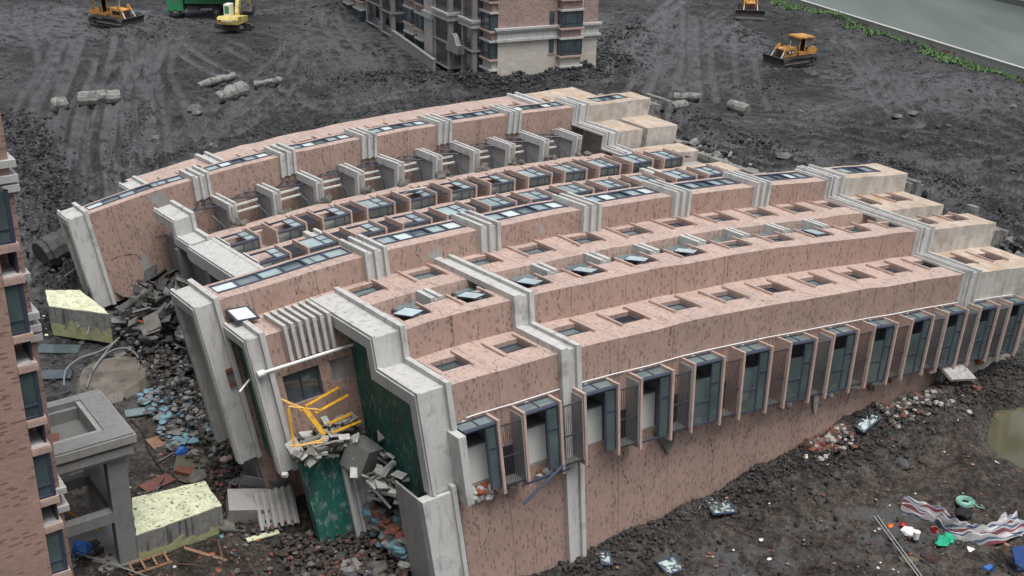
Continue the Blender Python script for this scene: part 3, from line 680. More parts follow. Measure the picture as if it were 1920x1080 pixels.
# parapets round the roof
def parapet(poly,u0,u1,th=.45,cap=.3,name='parapet'):
    x=bld(); sweep(x,poly,u0+.18,u1-.16,.08,th); sweep(x,poly,u0,u0+.18,.08,th+.02); sweep(x,poly,u0+.06,u0+.2,.2,0); sweep(x,poly,u1-.22,u1,cap,0)
    return x.build(name,M['white'],FB)
parapet([(0,-2.45),(0,H2),(3.38,H2),(3.38,H4),(9.6,H6)],-25.85,-24.4)
parapet([(10.1,-3.2),(10.1,H8-.05),(13.3,H8-.05),(13.3,-3.2)],-30.55,-29.45,.35)
parapet([(7.25,-3.),(7.25,H6),(9.95,H6)],-29.6,-28.75,.3)
parapet([(35.1,-2.0),(35.1,3.95),(37.85,3.95),(37.85,-2.0)],-30.75,-29.45,.35)
parapet([(31.2,1.9),(28.1,1.9)][::-1]+[] if False else [(28.0,1.2),(28.0,2.0),(30.3,2.0),(30.3,3.0),(34.2,3.0)],-25.85,-24.5,.4)
parapet([(12.65,1.95),(27.75,1.95)],-25.95,-24.25,.7,.12)
parapet([(37.65,2.9),(43.6,2.9),(43.6,.5)],-25.5,-24.2,.4); parapet([(44.4,1.4),(46.3,1.4)],-25.6,-25.0,.4)
x=bld(); sweep(x,[(-.1,-9),(-.1,-2.5)],-26.35,-24.9,.2,.3); sweep(x,[(-.1,-9),(-.1,-2.2)],-25.05,-24.85,.34,0)
x.build('broken_parapet',M['white'],FB)
x=bld(); x.box(-26.3,-26.2,.25,2.3,-9,-2.6); x.build('side_slab',M['grey'],FB)
x=bld(); x.box(-24.75,-24.42,-1.0,-.02,-2.95,.1); x.build('end_pier',M['white'],FB)
# roof surface (green membrane) and dark concrete behind the parapets
x=bld()
for w0,w1,h0,h1 in ((.3,7.2,-9,2.6),): [x.box(-25.2,UE-.02,a,b,-9,c) for a,b,c in ((.5,3.9,1.5),(3.9,7.2,3.0))]
x.build('roof_membrane',M['green'],FB)
for q,mm in (((-29.75,-29.62,10.4,13.0,-6,4.2),'greyd'),((-29.2,-28.92,7.5,9.9,-3.,3.1),'green'),((-29.75,-29.62,35.4,37.6,-2,3.6),'greyd')):
    x=bld(); x.box(*q); x.build('roof_membrane',M[mm],FB)
x=bld(); x.box(-25.3,UE-.02,12.7,34.9,-9,1.2); 
for w in (14,19,24.5,30): x.box(-26.0,-25.3,w,w+.5,-9,1.4)
x.build('roof_slab',M['greyd'],FB)
# ---- windows
def win_top(h,q,depth,pane='glass_d',ribs=True,rib_w=(-.28,.42),sash=None):
    ua,ub,wa,wb=q; b=h-depth; f=bld(); t=.07
    f.box(ua,ub,wa,wa+t,b,b+.06); f.box(ua,ub,wb-t,wb,b,b+.06); f.box(ua,ua+t,wa+t,wb-t,b,b+.06); f.box(ub-t,ub,wa+t,wb-t,b,b+.06)
    f.box(ua+t,ub-t,wa+(wb-wa)*.42,wa+(wb-wa)*.42+.05,b,b+.05)
    F=f.build('window',M['frame'],FB); sub(F)
    g=bld(); g.poly([(ua,wa,b+.02),(ub,wa,b+.02),(ub,wb,b+.02),(ua,wb,b+.02)]); g.build('pane',M[pane],F)
    if ribs:
        r=bld(); r.box(ub,ub+.10,wa+rib_w[0],wb+rib_w[1],h-.02,h+.13,0); r.build('lintel',M['tile_plain'],F); r=bld(); r.box(ua-.30,ua-.2,wa+rib_w[0],wb+rib_w[1],h-.02,h+.11,0); r.build('sill',M['tile_plain'],F)
    if sash:
        ang=sash; s=bld(); cu,cw=(ua+ub)/2-.1,(wa+wb)/2+.1; Rm=rotm(ang[0],ang[1],ang[2]); c=np.array((cu,cw,h+.08))
        s.obox(c,(.84,.98,.03),Rm); S_=s.build('open_sash',M['glass_s'],F)
        s=bld()
        for e1,e2,sz in ((-.42,0,(.035,1.0,.04)),(.42,0,(.035,1.0,.04)),(0,-.49,(.86,.035,.04)),(0,.49,(.86,.035,.04))): s.obox(c+Rm@np.array([e1,e2,.01]),sz,Rm)
        s.build('sash_frame',M['frame'],F)
for q in W1: win_top(H2,q,.24,rnd.choice(['glass','glass_d','glass','black']))
for k,q in enumerate(W2):
    sa={0:(.03,.05,.45),1:(.0,.08,.5),2:(.02,.06,.5),3:(0,.08,.5),4:(0,.06,.6),5:(0,.07,.6),8:(0,.03,.05)}.get(k)
    win_top(H4,q,.22,'glass',True,(-.1,.4),sa)
for q in W3: win_top(H6,q,.24,rnd.choice(['glass','glass_d','glass']))
for q in W4: win_top(2.75,q,.3,rnd.choice(['glass_l','black','glass_d']))
for q in W5: win_top(1.35,q,.25,'black',True,(-.1,.15))
def long_win(q,h):
    ua,ub,wa,wb=q; f=bld(); g=bld(); n=5 if ub-ua<5 else 6; t=.08
    if ub-ua<3.3: n=3
    f.box(ua,ub,wa,wa+.12,h-.1,h+.05,seg=1.45); f.box(ua,ub,wb-t,wb,h-.1,h+.03,seg=1.45)
    xs=[ua+(ub-ua)*i/n for i in range(n+1)]
    for i,xv in enumerate(xs): f.box(xv-.04 if i else xv,xv+.04 if i<n else xv,wa+.12,wb-t,h-.1,h+.03)
    for i in range(n):
        z=h-.05-(0.05 if i==n//2 else 0)
        g.poly([(xs[i]+.04,wa+.12,z),(xs[i+1]-.04,wa+.12,z),(xs[i+1]-.04,wb-t,z),(xs[i]+.04,wb-t,z)],m=[0,1,2,0,1,0][(i+int(ua))%6 if i!=n//2 else 2])
    F=f.build('long_window',M['frame'],FB); sub(F); g.build('pane',[M['glass_l'],M['glass_w'],M['glass']],F)
for q in RWh: long_win(q,H8)
for q in RWh2: long_win(q,3.95)
# white fins and small windows in the groove
for k in range(10):
    U=uk(-22.7,k)-4.2+2.9*1 if False else -24.86+2.9*k+0.0
    if U<-24.4: continue
    x=bld(); x.box(U,U+.2,5.66,7.06,2.56,H6+.06); x.box(U+.36,U+.56,5.66,7.06,2.56,H6+.06); x.box(U+.2,U+.36,5.68,7.06,2.56,H6-.06); x.build('groove_fin',M['white'],FB)
    x=bld(); x.poly([(U-1.15,5.5,2.72),(U-.05,5.5,2.72),(U-.05,6.9,2.98),(U-1.15,6.9,2.98)]); g_=x.build('groove_pane',M['glass'],FB)
    x=bld(); x.box(U-1.25,U-1.15,5.42,7.0,2.62,2.9); x.box(U-1.15,U-.05,5.42,5.5,2.66,2.8); x.build('groove_frame',M['frame'],FB)
# bay windows facing up (two rows)
for w0,w1,ub,row in ((26.35,28.72,-22.,0),(21.75,24.02,-22.,1)):
    for k in range(12):
        U=ub+2.92*k; a=U-1.95
        if U>US: continue
        mw='white' if k==0 else 'tile_plain'; stone=a>UB
        f=bld(); t=.07
        f.tube([(a+.06,w0+.22,1.66),(U-.06,w0+.22,1.66)],.1,8)
        f.box(a+.06,U-.06,w1-t,w1,1.58,1.68); f.box(a+.06,U-.06,w0+.14,w0+.22,.86,.92)
        for xx in (a+.06,a+(U-a)*.62,U-.13): f.box(xx,xx+t,w0+.3,w1-t,1.6,1.68)
        for xx in (a+.06,a+(U-a)*.45,a+(U-a)*.75,U-.12): f.box(xx,xx+.06,w0+.13,w0+.2,.92,1.6)
        f.box(a+(U-a)*.62+t,U-.13,w0+(w1-w0)*.55,w0+(w1-w0)*.55+.05,1.6,1.68)
        F=f.build('bay_window',M['frame'],FB); sub(F)
        g=bld(); opened=(k in (0,1,2,4,6) if row==0 else k in (0,2,3)) 
        if row==0 and k in (5,): opened=True
        xs=a+(U-a)*.62
        g.poly([(xs+t,w0+.3,1.64),(U-.13,w0+.3,1.64),(U-.13,w1-t,1.64),(xs+t,w1-t,1.64)],m=0)
        if not opened: g.poly([(a+.12,w0+.3,1.64),(xs,w0+.3,1.64),(xs,w1-t,1.64),(a+.12,w1-t,1.64)],m=0)
        g.poly([(a+.1,w0+.16,.9),(U-.1,w0+.16,.9),(U-.1,w0+.16,1.6),(a+.1,w0+.16,1.6)],m=1)
        g.build('pane',[M['glass_l'],M['glass_t']],F)
        if opened:
            g=bld(); g.box(a+.15,U-.2,w0+.6,w0+1.0,.55,.75); g.box(a+.15,U-.3,w0+1.35,w0+1.47,.95,1.1); g.build('inner_rail',M['whitew'],F)
        for uu in (a,U-.1):
            x=bld(); x.box(uu,uu+.1,w0,w1,.5,1.87,0); x.build('bay_fin',M['white'] if (k==0 and uu==a) else (M['tile_plain']),F)
        # grille over the niche beside it
        if U+.9<US:
            x=bld()
            for i in range(9):
                xx=U+.16+i*.085; x.box(xx,xx+.045,w0+.35,w1-.05,1.56,1.6)
            x.box(U+.1,U+.95,w0+.35,w0+.41,1.55,1.61); x.box(U+.1,U+.95,w1-.1,w1-.04,1.55,1.61); x.box(U+.1,U+.95,(w0+w1)/2,(w0+w1)/2+.05,1.55,1.61)
            if not(row==0 and k in(0,)): x.build('grille',M['mesh'],F)
# a swung-out sash on one bay
x=bld(); x.obox((-11.4,27.4,2.0),(1.3,.9,.05),rotm(-.5,.1,.15)); x.build('hanging_sash',M['glass_w'],FB)
# balconies: walls, L-shaped frames, white rails, twisted railings
for k in range(10):
    uf=-21.65+2.9*k
    if uf>6: continue
    even=(k%2==0); we=35.08 if even else 34.5
    x=bld(); x.box(uf-.12,uf+.12,31.55,35.05,-1.5,2.5); x.build('balcony_wall',M['grey'],FB)
    x=bld()
    for a in (uf-.26,uf+.1): sweep(x,[(31.85,-.9),(31.85,2.5),(we,2.5)],a,a+.15,.2,.28)
    sweep(x,[(31.85,-.9),(31.85,2.5),(we,2.5)],uf-.1,uf+.1,.05,.2); x.build('balcony_frame',M['white'],FB)
    x=bld(); a,b=uf+.35,uf+2.55
    if b>6.3: b=6.2
    x.box(a,b,34.2,34.31,1.72,1.84); x.box(a,b,33.8,33.91,1.40,1.51); x.build('balcony_rail',M['whitew'],FB)
    x=bld(); x.box(a,b,33.2,33.4,.5,.62); x.build('balcony_sill',M['frame'],FB)
    x=bld(); x.poly([(a,31.3,.5),(b,31.3,.5),(b,32.5,.75),(a,32.5,.75)]); x.build('ceiling_panel',M['panelg'] if k<7 else M['greyd'],FB)
    x=bld(); r=.028; o=np.array([uf-2.,34.95,2.1]); d1=np.array([1.9,-1.5+.2*rnd.random(),.25-.3*rnd.random()]); d2=np.array([.9,.3,.1])
    for s in (0,1.): x.tube([tuple(o+d2*s),tuple(o+d2*s+d1)],r*1.5,5)
    for i in range(5): x.tube([tuple(o+d1*(i+.3)/4.6),tuple(o+d1*(i+.3)/4.6+d2)],r,5)
    e=o+d1*.8; x.tube([tuple(e),(e[0]+.2,e[1]-.6,.2)],r*1.5,5); x.tube([(uf-.14,31.9,.6),(uf-.9,33.2,1.9)],r,5)
    if k%2: x.tube([(uf-.3,34.8,2.2),(uf+1.5,32.2,.2)],r*1.6,5)
    x.build('balcony_railing',M['frame'],FB)
    # torn concrete at the foot of each wall
    x=bld()
    for i in range(7): x.rock((uf+rnd.uniform(-.3,.6),31.2+rnd.uniform(-.3,.2),1.45+rnd.uniform(-.2,.15)),rnd.uniform(.15,.35),rnd)
    x.build('broken_edge',M['rubble'],FB)
# ---- gable bays
gf=[]
for k in KS:
    U=uk(-22.9,k); a=U-1.75 if k else -24.42
    f=bld(); t=.07
    f.tube([(a+.05,-.72,.1),(U-.08,-.72,.1)],.1,8)
    f.box(a+.05,U-.08,-.82,-.74,-2.86,-2.78) if k not in(0,1,2) else None
    f.box(a+.05,U-.08,-.06,0.02,.1,.2)
    sx=a+(U-a)*.62
    for xx,h0,h1 in ((a+.04,-2.78,0),(sx,-2.78,0),(U-.13,-2.78,0)): 
        if k==0 and xx<sx: continue
        f.box(xx,xx+t,-.82,-.74,h0,h1)
    f.box(sx+t,U-.13,-.82,-.75,-.95,-.89)
    if k>3: f.box(a+.1,sx,-.82,-.75,-1.75,-1.69)
    f.box((a+U)/2,(a+U)/2+.05,-.68,-.04,.13,.18)
    for h in (-2.8,): f.box(a+.05,a+.11,-.74,0,h,h+.07)
    F=f.build('bay_window',M['frame'],FB); sub(F)
    g=bld()
    g.poly([(a+.05,-.7,.14),(U-.08,-.7,.14),(U-.08,-.02,.16),(a+.05,-.02,.16)],m=0)
    g.poly([(sx+t,-.78,-2.78),(U-.13,-.78,-2.78),(U-.13,-.78,0),(sx+t,-.78,0)],m=1)
    if k>3: g.poly([(a+.1,-.78,-2.78),(sx,-.78,-2.78),(sx,-.78,-.6),(a+.1,-.78,-.6)],m=2)
    g.poly([(U-.1,-.76,-2.8),(U-.1,-.02,-2.8),(U-.1,-.02,0),(U-.1,-.76,0)],m=0)
    g.build('pane',[M['glass'],M['glass_t'],M['glass_t']],F)
    # room behind
    r=bld(); b0,b1=a+.05,U-.06
    r.box(b0,b1,1.05,1.1,-2.72,.05,0); r.box(b0,b0+(b1-b0)*.92,.05,1.0,-2.68,-1.0,1) if k<6 else None; r.box(b0,b0+(b1-b0)*.92,-.02,.9,-1.0,-.94,0)
    r.build('room_wall',[M['greyd'],M['whitew']],F)
    for uu in ((a-.02,U-.06) if k else (U-.06,)):
        x=bld(); x.box(uu-.02,uu+.10,-.93,0,-3.05,.28,0); x.build('bay_fin',M['tile_plain'],F)
    if k<12:
        b=U+1.1; x=bld()
        for i in range(11): xx=U+.12+i*.09; x.box(xx,xx+.014,-.80,-.78,-2.75,-.05)
        for hh in (-2.78,-1.5,-.1): x.box(U+.05,b,-.82,-.77,hh,hh+.05)
        x.build('grille',M['mesh'],F)
        x=bld(); x.box(U+.05,b,-.75,0,-2.86,-2.8); x.build('niche_floor',M['greyd'],F)
        x=bld(); x.box(U+.1,b-.05,-.02,-.008,-2.8,-1.45); x.build('niche_shade',M['black'],F)  # dark sheet painting in the shade behind the grille
        x=bld(); x.box(b-.04,b+.0,-.86,-.005,-2.8,.1); x.build('niche_panel',M['grey'],F) if k in(0,1,2,3,10,11) or True and k%3==0 else None
# fallen frame bars under the first bays
x=bld(); x.box(-21.9,-19.7,-.95,-.85,-2.95,-2.85); x.build('loose_frame_bar',M['frame'],FB)
x=bld(); x.tube([(-22.3,-1.2,-3.6),(-20.1,-1.0,-2.6)],.07,6); x.build('loose_frame_bar',M['frame'],FB)
# broken masonry under the bays
x=bld()
for (u,n,s) in ((-23.4,22,.28),(-21.9,6,.2),(-20.2,7,.2),(-12.2,5,.3),(-2.9,10,.25),(.2,14,.3),(1.6,10,.3),(5.6,18,.35),(10.2,14,.3),(-6,6,.25)):
    x=bld()
    for i in range(n): x.rock((u+rnd.uniform(-.6,.6),-.05+rnd.uniform(-.15,.1),-3.05+rnd.uniform(-.35,.15)),rnd.uniform(.5,1)*s,rnd,m=rnd.choice([0,1,1]))
    x.build('broken_masonry',[M['brickred'],M['whitebit']],FB)
def flake(u,w,h,pts,m='rubble'):
    x=bld(); P=[(u+a,w,h+b) for a,b in pts]; Q=[(a,b-.08,c) for a,b,c in P]
    x.poly(Q); 
    for i in range(len(P)): j=(i+1)%len(P); x.poly([P[i],P[j],Q[j],Q[i]])
    x.build('hanging_flake',M[m],FB)
flake(-14.0,-.08,-3.0,[(-.5,.1),(.7,.15),(.65,-.7),(.35,-1.25),(.0,-.7),(-.3,-.3)]); flake(-4.,-.08,-3.0,[(-.25,.1),(.15,.1),(.2,-.7),(.1,-1.3),(-.1,-.8)],'whitebit'); flake(-1.2,-.08,-3.05,[(-.5,.2),(.6,.2),(.5,-.4),(-.3,-.3)],'whitebit')
flake(6.2,-.4,-3.1,[(-.5,.3),(.5,.3),(.45,-.9),(.1,-1.6),(-.3,-.9)],'whitebit'); flake(.3,-.08,-3.1,[(-.3,.2),(.5,.2),(.2,-.7),(-.2,-.5)])
# thin white service pipe with drain sockets
x=bld()
for a,b in ((-23.85,-19.5),(-18.4,6.2),(7.6,11.4)):
    P=[(a+(b-a)*i/14,-.09,.38) for i in range(15)]; x=bld(); x.tube(P,.026,6); x.build('service_pipe',M['pipe'],FB)
for k in range(11):
    u=-23.95+2.9*k; x=bld(); x.tube([(u+.07*math.cos(t),-.03,.18+.07*math.sin(t)) for t in [i*math.pi/5 for i in range(10)]],.022,5,closed=True); x.build('drain_socket',M['pipe'],FB)
# cracks: thin dark gashes running over the tiles
rk=random.Random(17)
def crack(P,nrm,wd=.02):
    # P: polyline in (u,w,h); nrm 'w' or 'h' = the face it lies on
    x=bld(); n=len(P)
    for i in range(n-1):
        a,b=np.array(P[i]),np.array(P[i+1]); t=(b-a)/(np.linalg.norm(b-a)+1e-9); k=wd*rk.uniform(.4,1.3)
        if nrm=='w': o=np.array([-t[2],0,t[0]])*k; d=np.array([0,-.006,0])
        else: o=np.array([-t[1],t[0],0])*k; d=np.array([0,0,.006])
        x.poly([tuple(a+d),tuple((a+b)/2+o+d),tuple(b+d),tuple((a+b)/2-o*.4+d)])
    x.build('crack',M['black'],FB)
def rcrack(u,w,h,nrm,L,du,seg=7):
    P=[]; 
    for i in range(seg+1):
        t=i/seg; j=rk.uniform(-.16,.16)
        P.append((u+du*t+j,w if nrm=='w' else w+L*t,h-L*t if nrm=='w' else h))
    crack(P,nrm,rk.uniform(.016,.034))
for u,du in ((-22.9,-.9),(-21.3,.8),(-16.4,.5),(-14.7,-.4),(-13.0,-1.6),(-11.2,.5),(-8.1,-.5),(-6.0,.9),(-4.6,-.8),(-1.2,-.6),(1.3,.5),(3.6,-.6)): rcrack(u,0,-3.1,'w',rk.uniform(1.8,4.2),du)
for u in (-23.3,-20.6,-16.9,-13.7,-9.4,-5.2,-1.9,2.3,4.9): rcrack(u,0,H2,'w',rk.uniform(.9,1.8),rk.uniform(-.3,.3),5)
for u in (-22.2,-17.2,-14.5,-11.,-7.5,-3.3,.4,3.5): rcrack(u,3.38,H4,'w',1.38,rk.uniform(-.3,.3),5)
for u in (-25.9,-20.3,-18.6,-15.3,-13.8,-9.,-3.,2.): rcrack(u,10.1,H8,'w',1.1,rk.uniform(-.35,.35),5)
for u in (-27.5,-25.2,-19.,-14.,-8.,-2.): rcrack(u,35.1,3.9,'w',1.6,rk.uniform(-.4,.4),5)
for u,w,h,L in ((-22.2,.1,H2,1.2),(-19.9,.2,H2,1.1),(-13.3,.15,H2,1.2),(-7.2,.2,H2,1.),(-1.4,.2,H2,1.2),(4.,.2,H2,1.),(-21.6,3.5,H4,.9),(-15.,3.5,H4,.8),(-20.9,7.2,H6,2.6),(-17.7,7.2,H6,2.4),(-23.3,7.2,H6,2.5),(-15.,7.2,H6,1.3),(-9.2,7.2,H6,1.2),(-3.4,7.2,H6,1.2)): rcrack(u,w,h,'h',L,rk.uniform(-1.2,.9))
crack([(-29.,35.1,.7),(-28.2,35.1,.75),(-27.3,35.1,.45),(-26.9,35.1,-.3),(-26.7,35.1,-1.2)],'w',.05); crack([(-25.9,35.1,1.1),(-25.2,35.1,.9),(-24.6,35.1,1.05),(-24.2,35.1,.9)],'w',.04)
def spall(P,nrm):
    x=bld(); d=-.008; x.poly([(a,c+d,b) if nrm[0]=='w' else (a,b,c-d) for a,b,c in [(p[0],p[1],nrm[1]) for p in P]]); x.build('spalled_patch',M['grey'],FB)
spall([(-25.7,3.88),(-25.3,3.7),(-25.0,3.85),(-24.7,3.5),(-24.55,3.1),(-24.6,2.5),(-24.9,2.75),(-25.2,2.65),(-25.35,3.1),(-25.6,3.3)],('w',35.1)); spall([(-27.0,.4),(-26.7,.1),(-26.3,-1.4),(-26.9,-1.8),(-27.2,-.9)],('w',35.1))
spall([(-19.8,3.9),(-19.2,4.1),(-18.9,3.5),(-19.5,3.37)],('w',10.1)); spall([(-13.6,4.2),(-13.4,4.0),(-13.5,3.5),(-13.75,3.8)],('w',10.1)); spall([(-20.8,5.4),(-19.6,5.5),(-19.5,5.2),(-20.9,5.1)],('h',H4))
# foundation at the foot
rf=random.Random(9); fd=bld()
for w0,w1,h,e in ((0,3.4,1.4,15.2),(3.4,7,2.9,16.2),(7,10.1,2.2,15.2),(10.1,12.7,3.9,16.3),(12.7,22,.9,15.6),(22,31,1.2,15.5),(35.1,37.7,3.4,16.6),(31,35.1,1.4,15.5),(37.7,45,2.3,15.8)):
    n=4
    for i in range(n):
        a=US+(e-US)*i/n; b=US+(e-US)*(i+1)/n; fd.box(a,b,w0+.1*i+rf.uniform(0,.15),w1-rf.uniform(0,.2),-8,h-.10*i-rf.uniform(0,.12))
fd.box(15.6,16.0,34.9,37.9,-1,3.6); fd.box(15.9,16.3,6.2,6.9,-1,3.3); fd.box(14.9,15.3,10.0,12.9,0,3.9)
for i in range(520):
    w=rf.uniform(0,45); hh=np.interp(w,[0,5,9,11.5,13,20,30,34,36,38,45],[1.4,2.8,2.2,3.9,1,.9,1.2,1.4,3.4,2.3,2.0]); fd.rock((rf.uniform(14.2,16.6),w,hh-rf.uniform(0,.8)),rf.uniform(.15,.5),rf,m=rf.choice([0,1,1,2,2]))
fd.build('foundation',[M['pile'],M['clod2'],M['clod']],FB)
# ================================================================== OTHER BUILDINGS
def frm(loc,rz=0,rx=0,ry=0):
    Rm=rotm(rx,ry,rz); L=np.array(loc,float)
    return lambda x,y,z: tuple(L+Rm@np.array([x,y,z]))
def frameF(C,F,G):
    C=np.array(C,float);F=np.array([*F,0.]);G=np.array([*G,0.])
    return lambda x,y,z:(float(C[0]+F[0]*x+G[0]*y),float(C[1]+F[1]*x+G[1]*y),float(C[2]+z))
# ---- standing block in the background
f1=(.898,.4401); f2=(-.4401,.898); FC=(-1.95,116.2,4.2); ff=frameF(FC,f1,f2)
SB=wthing('apartment_building',FC,'standing apartment block in the far mud with pale stone base, pink tiles and bay windows','building')
def S(): return MB(ff,2)
x=S(); x.box(0,11.45,0,52,-3,5.2,1); x.box(0,11.45,0,52,5.2,19,0,skip=''); x.build('wall',[M['tile_far'],M['stone_far']],SB)
x=S()
for z0,z1,p in ((4.05,4.3,.3),(4.3,5.0,.1),(5.0,5.2,.25),(5.2,5.42,.36)):
    x.box(-p,11.45+p,-p,0,z0,z1); x.box(-p,0,0,1.2,z0,z1)
x.build('cornice_band',M['white'],SB)
def bay(x0,x1,z0,hgt=1.65,face='R',pr=.9,y0=0):
    if face=='R': T=lambda a,b,c:(a,-b,c)
    else: T=lambda a,b,c:(-b-y0,a,c)
    B=lambda mb,a0,a1,b0,b1,c0,c1,m=0: mb.box(*sorted((T(a0,b0,0)[0],T(a1,b1,0)[0])),*sorted((T(a0,b0,0)[1],T(a1,b1,0)[1])),c0,c1,m)
    fm=S(); t=.09
    n=3
    for i in range(n+1):
        xx=x0+(x1-x0-t)*(0,.16,.74,1)[i]; B(fm,xx,xx+t,pr-t,pr,z0,z0+hgt)
    for zz in (z0,z0+hgt-t,z0+.42): B(fm,x0,x1,pr-t,pr-.005,zz,zz+t*.8)
    for xx in (x0,x1-t):
        for zz in (z0,z0+hgt-t,z0+.42): B(fm,xx,xx+t,0,pr-t,zz,zz+t*.8)
        B(fm,xx,xx+t,0,.08,z0,z0+hgt)
    F_=fm.build('bay_window',M['frame'],SB); sub(F_)
    g=S(); B(g,x0+.03,x1-.03,0.01,pr-.04,z0+.02,z0+hgt-.02); g.build('pane',M['glass_f'],F_)
    g=S(); B(g,x0-.15,x1+.15,-.0,pr+.15,z0-.2,z0-.02,0); g.build('sill',M['tile_plain'],F_)
    g=S(); B(g,x0-.12,x1+.12,0,pr+.12,z0+hgt+.02,z0+hgt+.2,0); g.build('hood',M['white'],F_)
    if z0>-.3: g=S(); B(g,x0+.1,x1-.1,0,pr-.2,z0-1.1,z0-.22,0); g.build('apron',M['stone_far'] if z0<4.5 else M['tile_far'],F_)
M['glass_f']=glass_mat('pane_far',(.06,.085,.09),.15,.4)
ZS=[-.55,2.35,5.2,8.1,11.,13.9]
for z0 in ZS:
    bay(6.75,9.2,z0); bay(0.05,2.45,z0,face='L',pr=.8)
    x=S(); x.box(5.78,6.35,-.03,.0,z0+.2,z0+1.6); w_=x.build('window',M['glass_f'],SB); sub(w_); x=S(); x.box(5.7,6.45,-.1,0,z0+.08,z0+.18); x.build('sill',M['tile_plain'],w_)
    for a,b,o in ((16.7,19.1,.7),(20.7,23.4,.4),(38.0,41.,.8),(43,46,.8)): bay(a,b,z0,face='L',pr=.8,y0=o)
x=S(); x.tube([(9.55,-.1,-1),(9.55,-.1,19)],.06,6); x.build('drain_pipe',M['pipe'],SB)
def balcony(y0,y1,pr,zs,shell=False):
    for i,z in enumerate(zs):
        x=S(); x.box(-pr,0,y0,y1,z-.25,z); x.box(-pr-.12,0,y0-.12,y1+.12,z-.12,z-.02)
        if i==2: x.box(-pr-.3,0,y0-.2,y1+.2,z-.75,z-.6); x.box(-pr-.15,0,y0-.1,y1+.1,z-.6,z-.2); x.box(-pr-.35,0,y0-.25,y1+.25,z-.2,z+.05)
        s_=x.build('balcony_slab',M['white'] if i==2 else M['grey'],SB)
        x=S()
        for q in (z+.95,z+.12): x.tube([(-pr+.06,y0+.1,q),(-pr+.06,y1-.1,q)],.04,5)
        for j in range(int((y1-y0)/.35)): x.box(-pr+.04,-pr+.07,y0+.2+j*.35,y0+.23+j*.35,z+.1,z+.95)
        x.build('railing',M['frame'],SB)
        x=S(); x.box(-.06,-.02,y0+.5,y1-.5,z+.05,z+2.3); x.build('balcony_door',M['glass_f'],SB)
    for yy in (y0,y1-.45):
        x=S(); x.box(-pr,-pr+.45,yy,yy+.45,-3,zs[-1]+2.6); x.build('balcony_column',M['grey'],SB)
bz=[.1,2.75,5.8,8.6,11.5,14.4]
balcony(2.7,5.8,1.5,bz); balcony(7.4,11.6,2.2,bz); balcony(26.2,30.1,1.7,bz); balcony(31.5,37.2,1.2,bz)
x=S(); x.prism([(4.9,2.0),(7.9,2.0),(7.9,2.9),(7.5,3.0),(7.2,3.6),(6.7,3.9),(6.2,3.95),(5.7,3.6),(5.3,3.0),(4.9,2.9)],0,-2.35,-1.8); x.box(-2.3,0,4.9,5.2,2.0,2.9); x.build('entrance_pediment',M['grey'],SB)
x=S(); x.box(-1.8,0,13.1,15.6,-3,19); x.build('stone_pier',M['stone'],SB)
x=S(); x.box(-2.0,.0,12.9,15.8,4.2,4.9); x.build('cornice_band',M['white'],SB)
x=S(); x.box(-1.0,-.8,19.4,19.6,-2,14); x.box(-1.0,-.8,20.3,20.5,-2,14)
for i in range(12): x.box(-.98,-.82,19.6,20.3,-1.+i*1.2,-.85+i*1.2)
x.build('drain_ladder',M['white'],SB)
# roof slab at the cut-off storeys
x=S(); x.box(-.2,11.65,-.2,52.2,19,19.4); x.build('roof',M['grey'],SB)
# low boundary wall beside it
a=np.array(G0(700,46,4.0)[:2]); b=np.array(G0(812,128,4.0)[:2]); L=np.linalg.norm(b-a); e=(b-a)/L
lw=MB(frameF((a[0],a[1],3.6),e,(-e[1],e[0])),2); lw.box(0,L,0,.3,-1,1.25); lw.box(-.05,L+.05,-.06,.36,1.25,1.35)
for i in range(int(L/3)): lw.box(i*3,i*3+.3,-.08,0,-1,1.25)
tag(lw.build('boundary_wall',M['grey']),'low grey concrete wall running through mud beside the standing block','wall')
